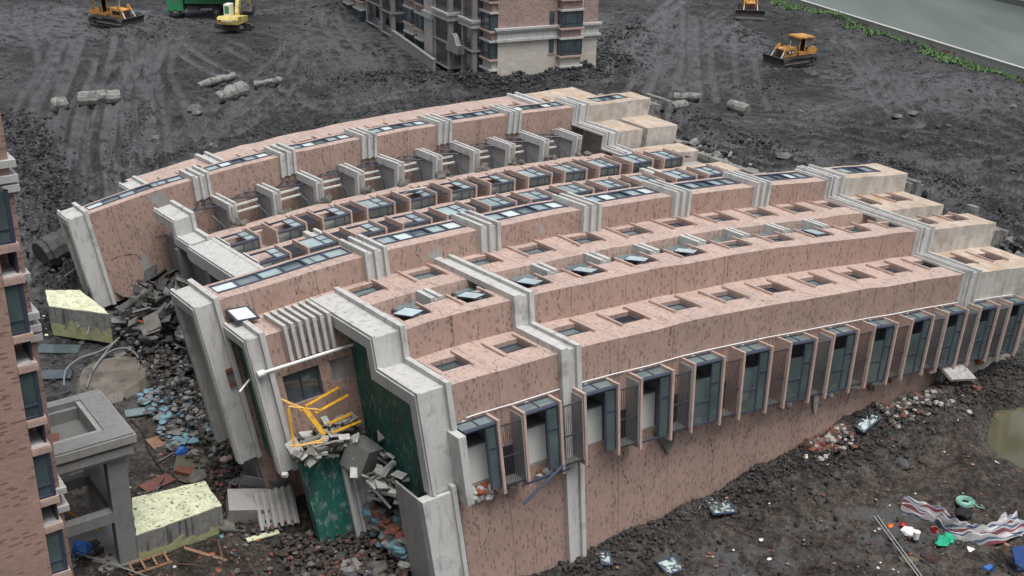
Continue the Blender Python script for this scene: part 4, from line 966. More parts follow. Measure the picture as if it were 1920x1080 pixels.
# ---- corner of the near tower on the left
ta=R_(36.4); TF=(math.cos(ta),math.sin(ta)); TG=(-TF[1],TF[0]); TC=(-15.2,31.6,Z0); tf=frameF(TC,TF,TG)
TW=wthing('apartment_building',(-16.5,33,.3),'corner of a standing brown-tiled tower with stacked bay windows at the left edge','building')
def T_(): return MB(tf,2)
x=T_(); x.box(-9,0,0,10,-31.5,4,0); x.box(-1,.92,1.2,10,-31.5,4,0); x.build('wall',M['tile_tower'],TW)
for k in range(-1,6):
    zs=-15.45-2.95*k
    for zt,lab in ((zs,'bay_ledge'),(zs-1.03,'niche_ledge')):
        x=T_(); x.box(0,.60,-.03,1.2,zt-.05,zt); 
        for i in range(9): x.box(.005+i*.068,.058+i*.068,-.06,1.2,zt-.24,zt-.05)
        x.box(0,.6,-.045,1.2,zt-.24,zt-.05); x.build(lab,M['tile_plain'],TW)
    z0,z1=zs+.02,zs+1.64
    x=T_(); x.box(.42,.54,.02,.16,z0,z1); x.tube([(.48,.08,z0),(.48,.08,z1)],.075,8); x.box(0,.45,.02,.08,z0,z0+.07); x.box(0,.45,.02,.08,z0+.42,z0+.47); x.box(.45,.52,.1,1.15,z0,z0+.07); x.box(.03,.07,.3,.36,z0,z1)
    x.tube([(.03,.5,z1),(.42,.12,z0+.5)],.015,4)
    F_=x.build('bay_window',M['frame'],TW); sub(F_)
    x=T_(); x.poly([(0,.06,z0),(.43,.06,z0),(.43,.06,z1),(0,.06,z1)]); x.poly([(.48,.1,z0),(.48,1.2,z0),(.48,1.2,z1),(.48,.1,z1)]); x.build('pane',M['glass_t'],F_)
    x=T_(); x.box(.0,.5,1.05,1.19,z0,z1); x.box(0,.1,.3,1.1,z0,z1); x.box(.05,.45,.25,.8,z0,z0+.05)
    x.build('curtain' if k==2 else 'inner_wall',M['blue'] if k==2 else M['teal'] if False else M['glass'],F_)
    # niche below with pale slab and dark louvre
    x=T_(); x.box(0.0,.5,.03,1.15,zs-1.03,zs-.99); x.build('niche_slab',M['white'],TW)
    x=T_(); x.box(.46,.5,.1,1.15,zs-.95,zs-.26)
    for i in range(6): x.box(.44,.52,.12+i*.17,.15+i*.17,zs-.98,zs-.25)
    x.build('grille',M['mesh'],TW)
for zt in (-10.28,-10.75,-11.05,-15.3,-15.72,-16.05,-13.95,-21.8,-22.5):
    x=T_(); r=1.1 if zt!=-13.95 else 1.02; x.box(.2,r,1.05,3.5,zt-.22,zt); x.build('white_ledge',M['white'],TW)
M['greym']=conc_mat('porch_concrete',(.205,.207,.205),.85,.4,.25,.4)
# ---- grey porch frame at its foot
pf=frameF((TC[0],TC[1],Z0),TF,TG)
PO=wthing('porch',(-12,41,.3),'two-storey bare grey concrete porch frame with open sides beside the brown tower','porch')
def Q_(): return MB(pf,2)
bz_=-30.75
for xx,yy in ((4.3,8.1),(4.3,11.6),(-1.5,8.1),(-1.5,11.6),(1.3,11.6)):
    x=Q_(); x.box(xx,xx+.8,yy,yy+.55,bz_,-25.4); x.build('column',M['greym'],PO)
for zt,lab in ((-28.0,'beam'),):
    x=Q_(); x.box(-.7,4.3,8.12,8.6,zt-.5,zt); x.build('beam',M['greym'],PO)
    x=Q_(); x.box(4.35,5.05,8.65,11.6,zt-.5,zt); x.build('beam',M['greyd'],PO); x=Q_(); x.box(-.7,4.3,11.6,12.0,zt-.5,zt); x.build('beam',M['greyd'],PO)
x=Q_(); x.box(-2,5.2,8.0,12.3,bz_-.3,bz_+.1); x.build('floor_slab',M['greym'],PO)
cn=Q_(); 
for z0,z1,p in ((-25.5,-25.3,.12),(-25.3,-24.95,.28),(-24.95,-24.75,.12),(-24.75,-24.4,.42)):
    cn.box(-2,5.1+p,8.1-p,8.9,z0,z1); cn.box(4.3,5.1+p,8.9,12.2,z0,z1)
cn.build('cornice',M['grey'],PO)
cn=Q_(); cn.box(-2,5.45,7.75,8.6,-24.4,-24.32); cn.box(4.5,5.45,8.6,12.3,-24.4,-24.32); cn.box(-2,4.5,11.8,12.3,-24.6,-24.34); cn.box(-2,4.6,11.6,12.2,-25.5,-24.6); cn.build('parapet',M['greym'],PO)
cn=Q_(); cn.box(-2,4.6,8.6,11.8,-25.3,-25.15); cn.build('roof_slab',M['greyd'],PO)
def board(px,py,sx,sy,rz,mat,label,cat,name='board',th=.04,tilt=(.06,.04),group=None,lift=.06,z=None):
    g=Gnd(px,py) if z is None else G0(px,py,z); o=MB(frm((g[0],g[1],g[2]+lift),rz,tilt[0],tilt[1])); 
    n=6; r=random.Random(int(px*7+py)); o.box(-sx/2,sx/2,-sy/2,sy/2,0,th)
    return tag(o.build(name,mat),label,cat,group)
p_=np.array(tf(2.6,10.2,-25.1)); o=MB(frm(tuple(p_),.35,.05,.02)); o.box(-.45,.45,-.6,.6,0,.06); tag(o.build('board',M['redboard']),'small reddish board lying on the flat roof of the grey porch','board')
x=Q_(); x.poly([(.9,9.2,bz_+.12),(1.9,9.0,bz_+.12),(2.0,10.1,bz_+.12),(1.0,10.2,bz_+.12)]); x.box(-.2,1.3,8.8,10.3,bz_+.1,bz_+.55); tag(x.build('concrete_block',M['greym']),'grey concrete block on the porch floor next to the tower','block')
x=Q_(); x.rock((3.2,9.9,bz_+.25),.38,random.Random(5)); x.rock((3.45,10.1,bz_+.2),.3,random.Random(6)); tag(x.build('tarpaulin',M['blue']),'crumpled bright blue sheet on the porch floor','sheet')
x=MB(); a=tf(3.4,8.4,bz_+.3); x.tube([tf(2.9,9.6,bz_+.4),tf(4.0,8.0,bz_+.3),tf(5.0,6.6,bz_+.1)],.035,6); tag(x.build('pole',M['greym']),'thin grey pole leaning out over the edge of the porch floor','pole')
x=MB(); x.tube([tf(1.9,7.5,-24.1),tf(1.95,7.6,-25.5),tf(2.0,7.7,-28),tf(2.05,7.9,-30.7)],.018,5); tag(x.build('cable',M['black']),'thin black cable hanging down the front of the grey porch','cable')
x=MB(); x.tube([tf(2.9,11.2,-28.9),tf(4.2,10.6,-30.3)],.05,5,m=0); tag(x.build('plank',M['yellow']),'orange-yellow timber leaning inside the grey porch','plank')
# ---- green sludge tank blocks topped with foam boards
def foam_block(name,P,zt,h,label,slant=.0):
    rq=random.Random(int(abs(P[0][0]*10))); P2=[]
    for i in range(len(P)):
        a,b=P[i],P[(i+1)%len(P)]
        for k in range(7): q=k/7; P2.append((a[0]+(b[0]-a[0])*q+(rq.uniform(-.05,.05) if k else 0),a[1]+(b[1]-a[1])*q+(rq.uniform(-.05,.05) if k else 0)))
    P=P2; c=np.mean(np.array(P),0); t=wthing(name,(c[0],c[1],zt-h),label,'block','foam-topped concrete blocks')
    x=MB(); A=[(p[0],p[1],zt) for p in P]; B=[(p[0],p[1],zt-h) for p in P]
    for i in range(len(P)):
        j=(i+1)%len(P); L=math.hypot(P[j][0]-P[i][0],P[j][1]-P[i][1]); x.poly([A[i],A[j],B[j],B[i]],uv=[(0,0),(L,0),(L,-h),(0,-h)])
    x.poly(B[::-1]); x.build('block_body',M['peel'],t)
    x=MB(); x.poly([(p[0],p[1],zt+.05) for p in P]); 
    for i in range(len(P)): j=(i+1)%len(P); x.poly([(*P[i],zt+.05),(*P[j],zt+.05),(*P[j],zt),(*P[i],zt)])
    x.build('foam_top',M['foam'],t); return t
def quad(px,z): return [tuple(G0(a,b,z)[:2]) for a,b in px]
foam_block('foam_block',quad([(248,935),(384,903),(416,949),(255,1005)],1.55),1.55,1.7,'grey concrete block with pale yellow speckled top beside the grey porch')
foam_block('foam_block',quad([(85,545),(150,545),(192,578),(205,590),(92,575)],2.1)[:],2.1,1.9,'grey concrete block with pale yellow top under the far broken roof corner')
# ================================================================== MACHINES
def dozer(px,py,head,label,mark=False,s=1.):
    g=Gnd(px,py)+np.array([0,0,.25]); t=wthing('bulldozer',tuple(g),label,'bulldozer','bulldozers working on the mud'); fn0=frm((g[0],g[1],g[2]-.12),head); f=lambda x,y,z: fn0(x*s,y*s,z*s)
    B=lambda:MB(f)
    for sd in (-1,1):
        y0,y1=(.72,1.35) if sd>0 else (-1.35,-.72)
        x=B(); P=[(-2.0,.15),(-1.6,0),(1.5,0),(2.0,.25),(2.15,.55),(1.9,.85),(1.4,.95),(-1.5,1.05),(-2.0,.95),(-2.3,.55)]
        Pi=[(a*.86,.5+(b-.5)*.72) for a,b in P]
        for i in range(len(P)):
            j=(i+1)%len(P); a,b,c,d=P[i],P[j],Pi[j],Pi[i]
            for (p,q) in ((a,b),): x.poly([(p[0],y0,p[1]),(q[0],y0,q[1]),(q[0],y1,q[1]),(p[0],y1,p[1])])
            x.poly([(c[0],y0,c[1]),(d[0],y0,d[1]),(d[0],y1,d[1]),(c[0],y1,c[1])])
            for yy in (y0,y1): x.poly([(a[0],yy,a[1]),(b[0],yy,b[1]),(c[0],yy,c[1]),(d[0],yy,d[1])])
            L=math.hypot(b[0]-a[0],b[1]-a[1]); n=max(1,int(L/.2))
            for q in range(n):
                k=(q+.5)/n; cx,cz=a[0]+(b[0]-a[0])*k,a[1]+(b[1]-a[1])*k; x.obox((cx,(y0+y1)/2,cz),(.06,y1-y0,.1),rotm(0,-math.atan2(b[1]-a[1],b[0]-a[0]),0))
        T=x.build('track',M['track'],t); sub(T)
        x=B()
        for cx,cz,r in ((-1.75,.55,.33),(1.65,.5,.3)): x.tube([(cx,y0+.1,cz),(cx,y1-.1,cz)],r,12)
        for i in range(5): x.tube([(-1.2+i*.6,y0+.12,.22),(-1.2+i*.6,y1-.12,.22)],.13,8)
        x.box(-1.4,1.3,y0+.15,y1-.15,.4,.7); x.build('wheel',M['track'],T)
    x=B(); x.prism([(-2.1,.8),(2.0,.8),(2.0,1.75),(1.2,1.85),(.1,1.9),(.1,1.2),(-2.1,1.2)],1,-.55,.55); x.prism([(-2.2,1.15),(-.9,1.15),(-.9,1.85),(-1.9,1.9),(-2.25,1.6)],1,-.95,.95); x.box(-1.0,.15,-.95,.95,1.1,1.35); x.build('body',M['dozer'],t)
    x=B(); x.box(2.0,2.06,-.48,.48,.85,1.7); 
    for i in range(7): x.box(2.06,2.09,-.45,.45,.92+i*.11,.96+i*.11)
    x.build('radiator',M['rust'],t)
    x=B()
    for sy in (-.9,.82):
        for cx in (-1.5,-.65,.1): x.box(cx,cx+.09,sy,sy+.08,1.35,2.85)
    x.box(-1.5,.19,-.9,.9,1.3,1.4); x.build('cab_frame',M['dozer'],t)
    x=B(); x.box(-1.7,.35,-1.02,1.02,2.85,2.97); x.box(-1.55,.2,-.92,.92,2.97,3.03); x.build('cab_roof',M['dozer'],t)
    x=B()
    for sy in (-.86,.86): x.poly([(-1.42,sy,1.9),(-.68,sy,1.9),(-.68,sy,2.8),(-1.42,sy,2.8)])
    x.poly([(.15,-.8,1.9),(.15,.8,1.9),(.15,.8,2.8),(.15,-.8,2.8)]); x.poly([(-1.46,-.8,1.9),(-1.46,.8,1.9),(-1.46,.8,2.8),(-1.46,-.8,2.8)]); x.build('cab_window',M['glass'],t)
    x=B(); x.box(-1.2,-.7,-.3,.3,1.4,1.9); x.box(-1.25,-1.1,-.3,.3,1.9,2.4); x.build('seat',M['black'],t)
    x=B(); x.tube([(.9,.25,1.85),(.9,.25,2.6)],.06,8); x.build('exhaust',M['steel'],t)
    x=B(); x.tube([(1.3,-.2,1.8),(1.3,-.2,2.02)],.12,8); x.build('air_cleaner',M['dozer'],t)
    # blade
    x=B(); pr=[(2.95,.0),(2.75,.25),(2.7,.6),(2.85,.98),(2.92,1.05),(2.8,1.08),(2.58,.62),(2.62,.2),(2.85,-.05)]; x.prism(pr,1,-1.75,1.75); x.build('blade',M['track'],t)
    for sy in (-.75,.75):
        x=B(); x.tube([(1.7,sy,2.05),(2.05,sy*1.05,1.55)],.1,8); x.box(1.45,1.75,sy-.1,sy+.1,1.6,2.2); a_=x.build('lift_cylinder',M['dozer'],t); sub(a_)
        x=B(); x.tube([(2.05,sy*1.05,1.55),(2.5,sy*1.12,.85)],.05,8); x.build('rod',M['plastic_w'],a_)
        x=B(); x.tube([(-.8,sy*1.95,.45),(2.65,sy*1.95,.3)],.1,6); x.build('push_arm',M['track'],t)
    for sy in (-.56,.56):
        x=B(); x.box(.5,1.45,sy-.012,sy+.012,1.2,1.62); P_=x.build('side_panel',M['black'],t); sub(P_)
        if mark:
            x=B(); 
            def seg(cx,z0,z1,w): return (cx,cx+w,z0,z1)
            for q in ((.62,.72,1.28,1.52),(.62,.84,1.28,1.33),(.62,.84,1.38,1.43),(.79,.84,1.28,1.43),(1.0,1.05,1.28,1.52),(1.17,1.22,1.28,1.52),(1.05,1.17,1.28,1.33),(1.05,1.17,1.47,1.52)):
                x.box(q[0],q[1],sy-.02,sy+.02,q[2],q[3])
            x.build('number_marking',M['plastic_w'],P_)
    return t
dozer(1487,122,R_(207),'yellow bulldozer with white cab roof edge working alone on the mud near the river bank',True,1.04)
dozer(213,48,R_(-22),'orange-yellow bulldozer with wide blade beside pale wet mud at the upper left',False,1.12)
dozer(1404,30,R_(262),'orange bulldozer seen head-on at the top edge near the grassy river bank',False,1.1)
def truck(px,py,head):
    g=Gnd(px,py)+np.array([0,0,.3]); t=wthing('dump_truck',tuple(g),'green dump truck with muddy wheels parked on the mud behind the excavator','truck'); f0=frm((g[0],g[1],g[2]+.02),head); f=lambda x,y,z:f0(x*1.12,y*1.12,z*1.2); B=lambda:MB(f)
    x=B(); x.prism([(2.0,.55),(3.75,.55),(3.85,1.6),(3.6,2.75),(2.0,2.75)],1,-1.2,1.2); cab=x.build('cab',M['truckg'],t); sub(cab)
    x=B(); x.prism([(2.5,1.65),(3.4,1.65),(3.2,2.5),(2.5,2.5)],1,-1.22,1.22); x.poly([(3.83,-1.05,1.75),(3.83,1.05,1.75),(3.68,1.05,2.55),(3.68,-1.05,2.55)]); x.build('cab_window',M['glass'],cab)
    x=B(); x.box(3.7,3.92,-1.2,1.2,.35,.75); x.build('bumper',M['truckg'],t)
    x=B(); x.box(-4.0,2.2,-.5,.5,.75,1.1); x.box(.2,1.6,-1.05,-.6,.6,1.05); x.box(.2,1.6,.6,1.05,.6,1.05); x.build('chassis',M['track'],t)
    x=B(); x.box(-4.1,1.75,-1.25,1.25,1.35,1.45); x.box(-4.1,1.75,-1.25,-1.17,1.45,3.0); x.box(-4.1,1.75,1.17,1.25,1.45,3.0); x.box(1.67,1.75,-1.17,1.17,1.45,3.2); x.box(-4.1,-4.02,-1.17,1.17,1.45,3.0); x.box(-4.15,1.8,-1.3,-1.25,2.9,3.05); x.box(-4.15,1.8,1.25,1.3,2.9,3.05)
    x.build('dump_body',M['truckg'],t); x=B(); x.rock((-1.2,0,2.5),4.4,random.Random(2),flat=.4); x.build('load',M['clod'],t)
    for cx in (2.95,-1.7,-3.1):
        for sy in (-1.,1.):
            x=B(); x.tube([(cx,sy-.17,.5),(cx,sy+.17,.5)],.52,16); W_=x.build('wheel',M['rubber'],t); sub(W_)
            x=B(); x.tube([(cx,sy*1.185,.5),(cx,sy*1.2,.5)],.24,12); x.build('rim',M['pile'],W_)
    x=B(); x.box(1.8,2.0,-1.0,-.8,1.2,3.0); x.build('exhaust',M['track'],t)
truck(382,32,R_(184))
def excavator(px,py,head):
    g=Gnd(px,py)+np.array([0,0,.25]); t=wthing('excavator',tuple(g),'pale yellow excavator seen from behind with raised boom in front of the green truck','excavator'); B=lambda a=head:MB(frm((g[0],g[1],g[2]-.05),a))
    for sy in (-1.,1.):
        x=B(R_(-25)); x.prism([(-1.8,.1),(1.8,.1),(2.05,.4),(1.8,.75),(-1.8,.75),(-2.05,.4)],1,sy-.28,sy+.28); T=x.build('track',M['track'],t); sub(T)
    x=B(R_(-25)); x.box(-.9,.9,-.8,.8,.3,.8); x.build('undercarriage',M['track'],t)
    x=B(); x.prism([(-2.0,.95),(-.6,.85),(1.6,.85),(1.6,1.45),(-1.9,1.85),(-2.15,1.5)],1,-1.25,1.25); body=x.build('house',M['excav'],t); sub(body)
    x=B(); x.prism([(-2.2,.95),(-1.75,.95),(-1.75,1.8),(-2.1,1.8),(-2.3,1.5)],1,-1.28,1.28); x.build('counterweight',M['excav'],body)
    x=B(); x.box(-2.33,-2.30,.8,1.1,1.25,1.5); x.build('red_marking',M['red'],body); x=B()
    for i in range(6): x.box(-2.33,-2.30,.55-i*.22,.7-i*.22,1.28,1.46)
    x.build('white_marking',M['plastic_w'],body)
    x=B(); x.box(.1,1.5,.45,1.22,1.4,2.9); c=x.build('cab',M['plastic_w'],t); sub(c)
    x=B(); x.box(.08,.12,.55,1.12,1.8,2.7); x.box(.25,1.35,1.2,1.24,1.8,2.75); x.build('cab_window',M['truckg'],c)
    x=B(); x.prism([(1.2,1.3),(1.7,1.4),(2.4,3.4),(3.4,4.4),(5.2,4.2),(5.3,4.5),(3.3,4.9),(2.0,3.9),(1.1,1.9)],1,-.22,.22); x.build('boom',M['excav'],t)
    x=B(); x.prism([(4.9,4.2),(5.4,4.5),(6.0,2.0),(5.7,1.9)],1,-.18,.18); x.build('stick',M['excav'],t)
    x=B(); x.prism([(5.5,1.9),(6.2,1.8),(6.0,1.0),(5.2,.8),(5.0,1.3)],1,-.6,.6); x.build('bucket',M['track'],t)
    x=B(); x.tube([(1.5,.0,1.6),(2.3,.0,3.1)],.12,8); x.build('cylinder',M['steel'],t)
excavator(440,58,R_(84))
# ================================================================== RIVER
x=MB(); Lr=[]
def rp(s,o,z): p=RA+RD*s+RN*o; return (p[0],p[1],z)
x.poly([rp(-160,.2,2.3),rp(200,.2,2.3),rp(200,300,2.3),rp(-160,300,2.3)]); o=x.build('river',M['river']); o['kind']='structure'
M['wallc']=conc_mat('river_wall_concrete',(.40,.40,.375),.85,.45,.15,.35)
x=MB(lambda a,b,c: rp(a,b,c)); x.box(-60,110,0,.38,1.5,4.95,seg=5); x.box(-60,110,-.06,.44,4.95,5.08,seg=5)
for i in range(56): x.box(-59+i*3,-58.88+i*3,-.03,0,3.5,4.95)
rw=wthing('river_wall',rp(20,0,3),'long grey concrete flood wall along the river with red painted marks','wall'); x.build('wall_panel',M['wallc'],rw)
rr=random.Random(4)
for s0,n in ((17.2,1),(18.5,2),(32.8,2),(35.2,2),(37.,1)):
    x=MB(lambda a,b,c: rp(a,b,c))
    for i in range(n*4):
        a=s0+i*.18; z=4.35+rr.uniform(-.2,.2); x.box(a,a+.12,-.012,-.004,z-rr.uniform(.05,.25),z+rr.uniform(.05,.25))
    x.box(s0,s0+.7*n,-.014,-.006,4.35,4.4); x.build('red_marking',M['brickred'],rw)
# far bank
c=np.array(G0(1850,0,2.3)[:2]); db=(c-RA)@RN
x=MB(lambda a,b,c: rp(a,b,c)); x.box(-160,200,db+2,db+30,1,4.6,seg=20); x.box(-160,200,db+1.2,db+2,1,3.2,seg=20); x.build('embankment',M['greyd'])['kind']='structure'
# grass strip
gr=MB(); rg=random.Random(11)
for i in range(9000):
    s=rg.uniform(-25,75); o=-(rg.random()**1.3)*(1.9+1.0*math.sin(s*.35)+.7*math.sin(s*1.3)); p=rp(s,o-.6,0); z=TZ(p[0],p[1]) if i%1==0 else 4
    for b in range(3):
        a=rg.uniform(0,6.28); hh=rg.uniform(.08,.3)*(2.4 if rg.random()<.04 else 1); lx,ly=math.cos(a),math.sin(a); q=.14
        px_,py_=p[0]+rg.uniform(-.2,.2),p[1]+rg.uniform(-.2,.2)
        gr.poly([(px_-ly*q,py_+lx*q,z),(px_+ly*q,py_-lx*q,z),(px_+lx*.22,py_+ly*.22,z+hh)],uv=[(0,0),(1,0),(.5,1)],m=0 if rg.random()<.6 else 1)
M['grass2']=vary('grass_bright',(.11,.185,.07),.7,.8,.4,bump=0)
gr.build('grass',[M['grass'],M['grass2']])['kind']='stuff'
# ================================================================== GROUND THINGS
M['whited']=vary('dusty_plaster',(.30,.295,.28),.85,3,.4,bump=.3)
M['brickd']=vary('dull_brick',(.16,.06,.04),.9,5,.4,bump=.4)
# puddles
def puddle(pts,z):
    x=MB(); x.poly([(a,b,z) for a,b in pts]); o=x.build('puddle',M['puddle']); o['kind']='structure'; return o
def blob(px,py,z,rx,ry,seed,n=26):
    c=G0(px,py,z); r=random.Random(seed); ph=[r.uniform(0,6.28) for _ in range(4)]
    return [(c[0]+rx*(1+.18*math.sin(2*t+ph[0])+.12*math.sin(3*t+ph[1])+.06*math.sin(5*t+ph[2]))*math.cos(t),c[1]+ry*(1+.18*math.sin(2*t+ph[0])+.12*math.sin(3*t+ph[1]))*math.sin(t)) for t in [i*2*math.pi/n for i in range(n)]]
b_=[(28.4+5.2*math.cos(t),52.8+5.2*math.sin(t)) for t in [q*math.pi/16 for q in range(32)]]; puddle(b_,.33)
for bp in ((385,850,.2,1.5,2.2,2),(412,775,.2,1.3,1.6,3),(1702,1058,.3,.35,.3,4)):
    b_=blob(*bp); puddle(b_,float(np.median([TZ(*q) for q in b_]))+.07)
# clods and stones: seeded over the world, not over the picture
def inbuild(X,Y,m=.3):
    u,w=UW(X,Y); return (u>-26.5-m)&(u<16.3+m)&(w>-.1-m)&(w<47.9+m) | ((u>-30.8)&(u<-26)&(((w>7)&(w<13))|((w>35)&(w<38))))
def scatter(name,n,ymin,ymax,smin,smax,mat,seed,test=None,flat=.7,pw=1.,sink=.15):
    r=np.random.RandomState(seed); x=MB(); rr=random.Random(seed); k=0
    Y=ymin*(ymax/ymin)**r.rand(n*3); X=Y*(r.rand(n*3)*1.05-.52); keep=~inbuild(X,Y)
    d=(X-RA[0])*RN[0]+(Y-RA[1])*RN[1]; keep&=d<-1
    if test is not None: keep&=test(X,Y)
    X=X[keep][:n];Y=Y[keep][:n]; Z=terrain_z(X,Y); S_=smin+(smax-smin)*r.rand(len(X))**3
    for a,b,c,s in zip(X,Y,Z,S_):
        x.rock((a,b,c+s*.1),s,rr,m=rr.randrange(len(mat)),flat=flat)
    o=x.build(name,mat); o['kind']='stuff'; return o
def clump(X,Y): return fbm(X,Y,.12,3)+.25*fbm(X,Y,.5,2)>rngc.rand(len(X))*.9-.25
rngc=np.random.RandomState(2)
def offtrack(X,Y):
    return (tracks(X,Y)[1]<.25)&clump(X,Y)
scatter('mud_clods',11000,62,230,.06,.36,[M['clod'],M['clod'],M['clod2']],21,offtrack)
scatter('mud_clods',8000,28,75,.03,.16,[M['clod'],M['clodw'],M['clodw']],22,lambda X,Y:clump(X,Y)|clump(X+5,Y))
# ridges of churned earth in front of the standing block, left heap, far side of the fallen block
def heap(name,pts,wd,n,s0,s1,mats,seed,z=4.,hh=0.12):
    P=[np.array(G0(a,b,z)[:2]) for a,b in pts]; rr=random.Random(seed); x=MB(); XY=[]
    for i in range(n):
        k=rr.randrange(len(P)-1); t=rr.random(); p=P[k]*(1-t)+P[k+1]*t; g=rr.gauss(0,.45); q=rr.gauss(0,.45)
        XY.append((p[0]+g*wd,p[1]+q*wd,math.exp(-(g*g+q*q))*hh))
    A=np.array(XY); Z=terrain_z(A[:,0],A[:,1])
    u,w=UW(A[:,0],A[:,1]); ok=~inbuild(A[:,0],A[:,1],-.2)
    for (a,b,h),c,o in zip(XY,Z,ok):
        if o: x.rock((a,b,c+h*rr.random()),rr.uniform(s0,s1)**1.0,rr,m=rr.randrange(len(mats)),flat=.75)
    o=x.build(name,mats); o['kind']='stuff'
D3=[M['clod'],M['clod'],M['clod2']]
heap('earth_heap',[(640,150),(760,150),(850,160),(940,163),(1020,158),(1100,145),(1180,130)],2.6,2080,.05,0.22,D3,31,hh=0.33)
heap('earth_heap',[(1120,130),(1150,90),(1200,60)],3.,560,.05,0.20,D3,32,hh=0.25)
heap('earth_heap',[(30,250),(60,300),(90,380),(110,440),(130,490)],3.0,1760,.05,0.18,D3,33,hh=.9,z=3.4)
heap('earth_heap',[(215,340),(245,250),(270,200)],1.6,400,.05,0.13,D3,34,hh=0.12)
heap('earth_heap',[(250,318),(400,275),(640,228),(880,182),(1040,165)],1.3,1200,.05,0.15,D3,35,hh=0.10)
heap('earth_heap',[(1200,185),(1330,235),(1460,290)],2.6,1040,.05,0.18,D3,36,hh=0.20)
heap('earth_heap',[(1620,300),(1720,340),(1800,365),(1900,430)],2.0,1040,.05,0.15,D3,37,hh=0.17)
heap('earth_heap',[(200,60),(270,30),(330,60),(230,75)],2.5,400,.05,0.18,D3,38,hh=0.15)
heap('earth_heap',[(1380,60),(1420,75),(1480,150),(1400,165)],2.,320,.05,0.15,D3,39,hh=0.12)
heap('earth_heap',[(1560,40),(1600,60),(1720,95)],1.5,240,.05,0.20,D3,40,hh=0.10)
heap('earth_heap',[(330,520),(420,350),(640,180),(520,80)],5.,960,.05,0.15,D3,41,hh=0.07)
def alongwall(name,u0,u1,n,s0,s1,mats,seed,ww=1.5):
    rr=random.Random(seed); x=MB(); A=[]
    for i in range(n):
        u=rr.uniform(u0,u1); w=-.05-abs(rr.gauss(0,1))*ww; p=D(u,w,-6.5); A.append((p[0],p[1]))
    A=np.array(A); Z=terrain_z(A[:,0],A[:,1])
    for (a,b),c in zip(A,Z): x.rock((a,b,c+.08),rr.uniform(s0,s1),rr,m=rr.randrange(len(mats)),flat=.7)
    o=x.build(name,mats); o['kind']='stuff'
W3m=[M['clod'],M['clodw'],M['clodw'],M['clod']]
alongwall('mud_clods',-20,14,2600,.03,.14,W3m,51,1.3)
alongwall('rubble',1,8,600,.05,.24,[M['whited'],M['brickd'],M['rubble'],M['clodw'],M['clodw']],52,.7)
alongwall('rubble',-4.5,-1.5,200,.05,.24,[M['whited'],M['brickd'],M['rubble'],M['clodw']],53,.6)
alongwall('mud_clods',14,24,1300,.05,.22,D3,54,2.5)
# brick crumbs and litter sprinkled on the near ground
def sprinkle(name,n,seed,mats,zone,s0,s1):
    rr=random.Random(seed); x=MB(); P=[]
    (xa,xb),(ya,yb)=zone
    for i in range(n): P.append((rr.uniform(xa,xb),rr.uniform(ya,yb)))
    A=np.array(P); ok=~inbuild(A[:,0],A[:,1],.2); Z=terrain_z(A[:,0],A[:,1])
    for (a,b),c,o in zip(P,Z,ok):
        if o: x.rock((a,b,c+.06),rr.uniform(s0,s1),rr,m=rr.randrange(len(mats)),flat=.5)
    o=x.build(name,mats); o['kind']='stuff'
sprinkle('brick_crumbs',1700,61,[M['redboard'],M['brickred'],M['rubble'],M['clod2'],M['rubble']],((2,30),(33,56)),.02,.09)
sprinkle('litter',160,62,[M['whitebit'],M['plastic_w'],M['wood']],((2,30),(33,56)),.04,.12)
sprinkle('litter',170,63,[M['whitebit'],M['whitebit'],M['foam'],M['cyan']],((-32,0),(36,66)),.04,.16)
sprinkle('brick_crumbs',1700,64,[M['redboard'],M['brickred'],M['rubble'],M['clodw'],M['rubble'],M['clod2']],((-18,2),(36,52)),.03,.16)
# ---- rubble at the broken roof end (building frame)
def bz(u,w): p=D(u,w,-6); return p[0],p[1],TZ(p[0],p[1])
def pilef(name,u0,u1,w0,w1,n,s0,s1,mats,seed,h0=0,h1=.5,flat=.6):
    rr=random.Random(seed); x=MB()
    for i in range(n):
        a,b,c=bz(rr.uniform(u0,u1),rr.uniform(w0,w1)); x.rock((a,b,c+rr.uniform(h0,h1)),rr.uniform(s0,s1),rr,m=rr.randrange(len(mats)),flat=flat)
    o=x.build(name,mats); o['kind']='stuff'; return o
RB_=[M['rubble'],M['clodw'],M['clodw'],M['clodw'],M['clod2'],M['clod'],M['clodw'],M['redboard']]
pilef('rubble',-31,-25.5,13,34,1700,.04,.26,[M['greyd'],M['clod'],M['clod'],M['clodw'],M['clod2']],71,0,1.0)  # concrete and mud tones kept dark to paint the shade of the void
pilef('rubble',-28,-25.5,15,33,240,.2,.8,[M['greyd'],M['clod2'],M['clod']],72,.2,2.0)
pilef('rubble',-32,-29,8,24,1300,.03,.17,RB_,73,0,.25)
pilef('rubble',-31,-26.5,-1,7,1700,.03,.19,RB_,74,0,.35)
pilef('blue_foam_scraps',-32.5,-29.5,17,24.5,240,.08,.34,[M['cyan'],M['cyan'],M['greyd'],M['clod2']],75,.1,.35,.3)
pilef('rubble',-26.4,-25.3,2.4,6.0,240,.1,.45,[M['whited'],M['rubble'],M['cyan'],M['brickd'],M['greyd']],76,.2,1.6)
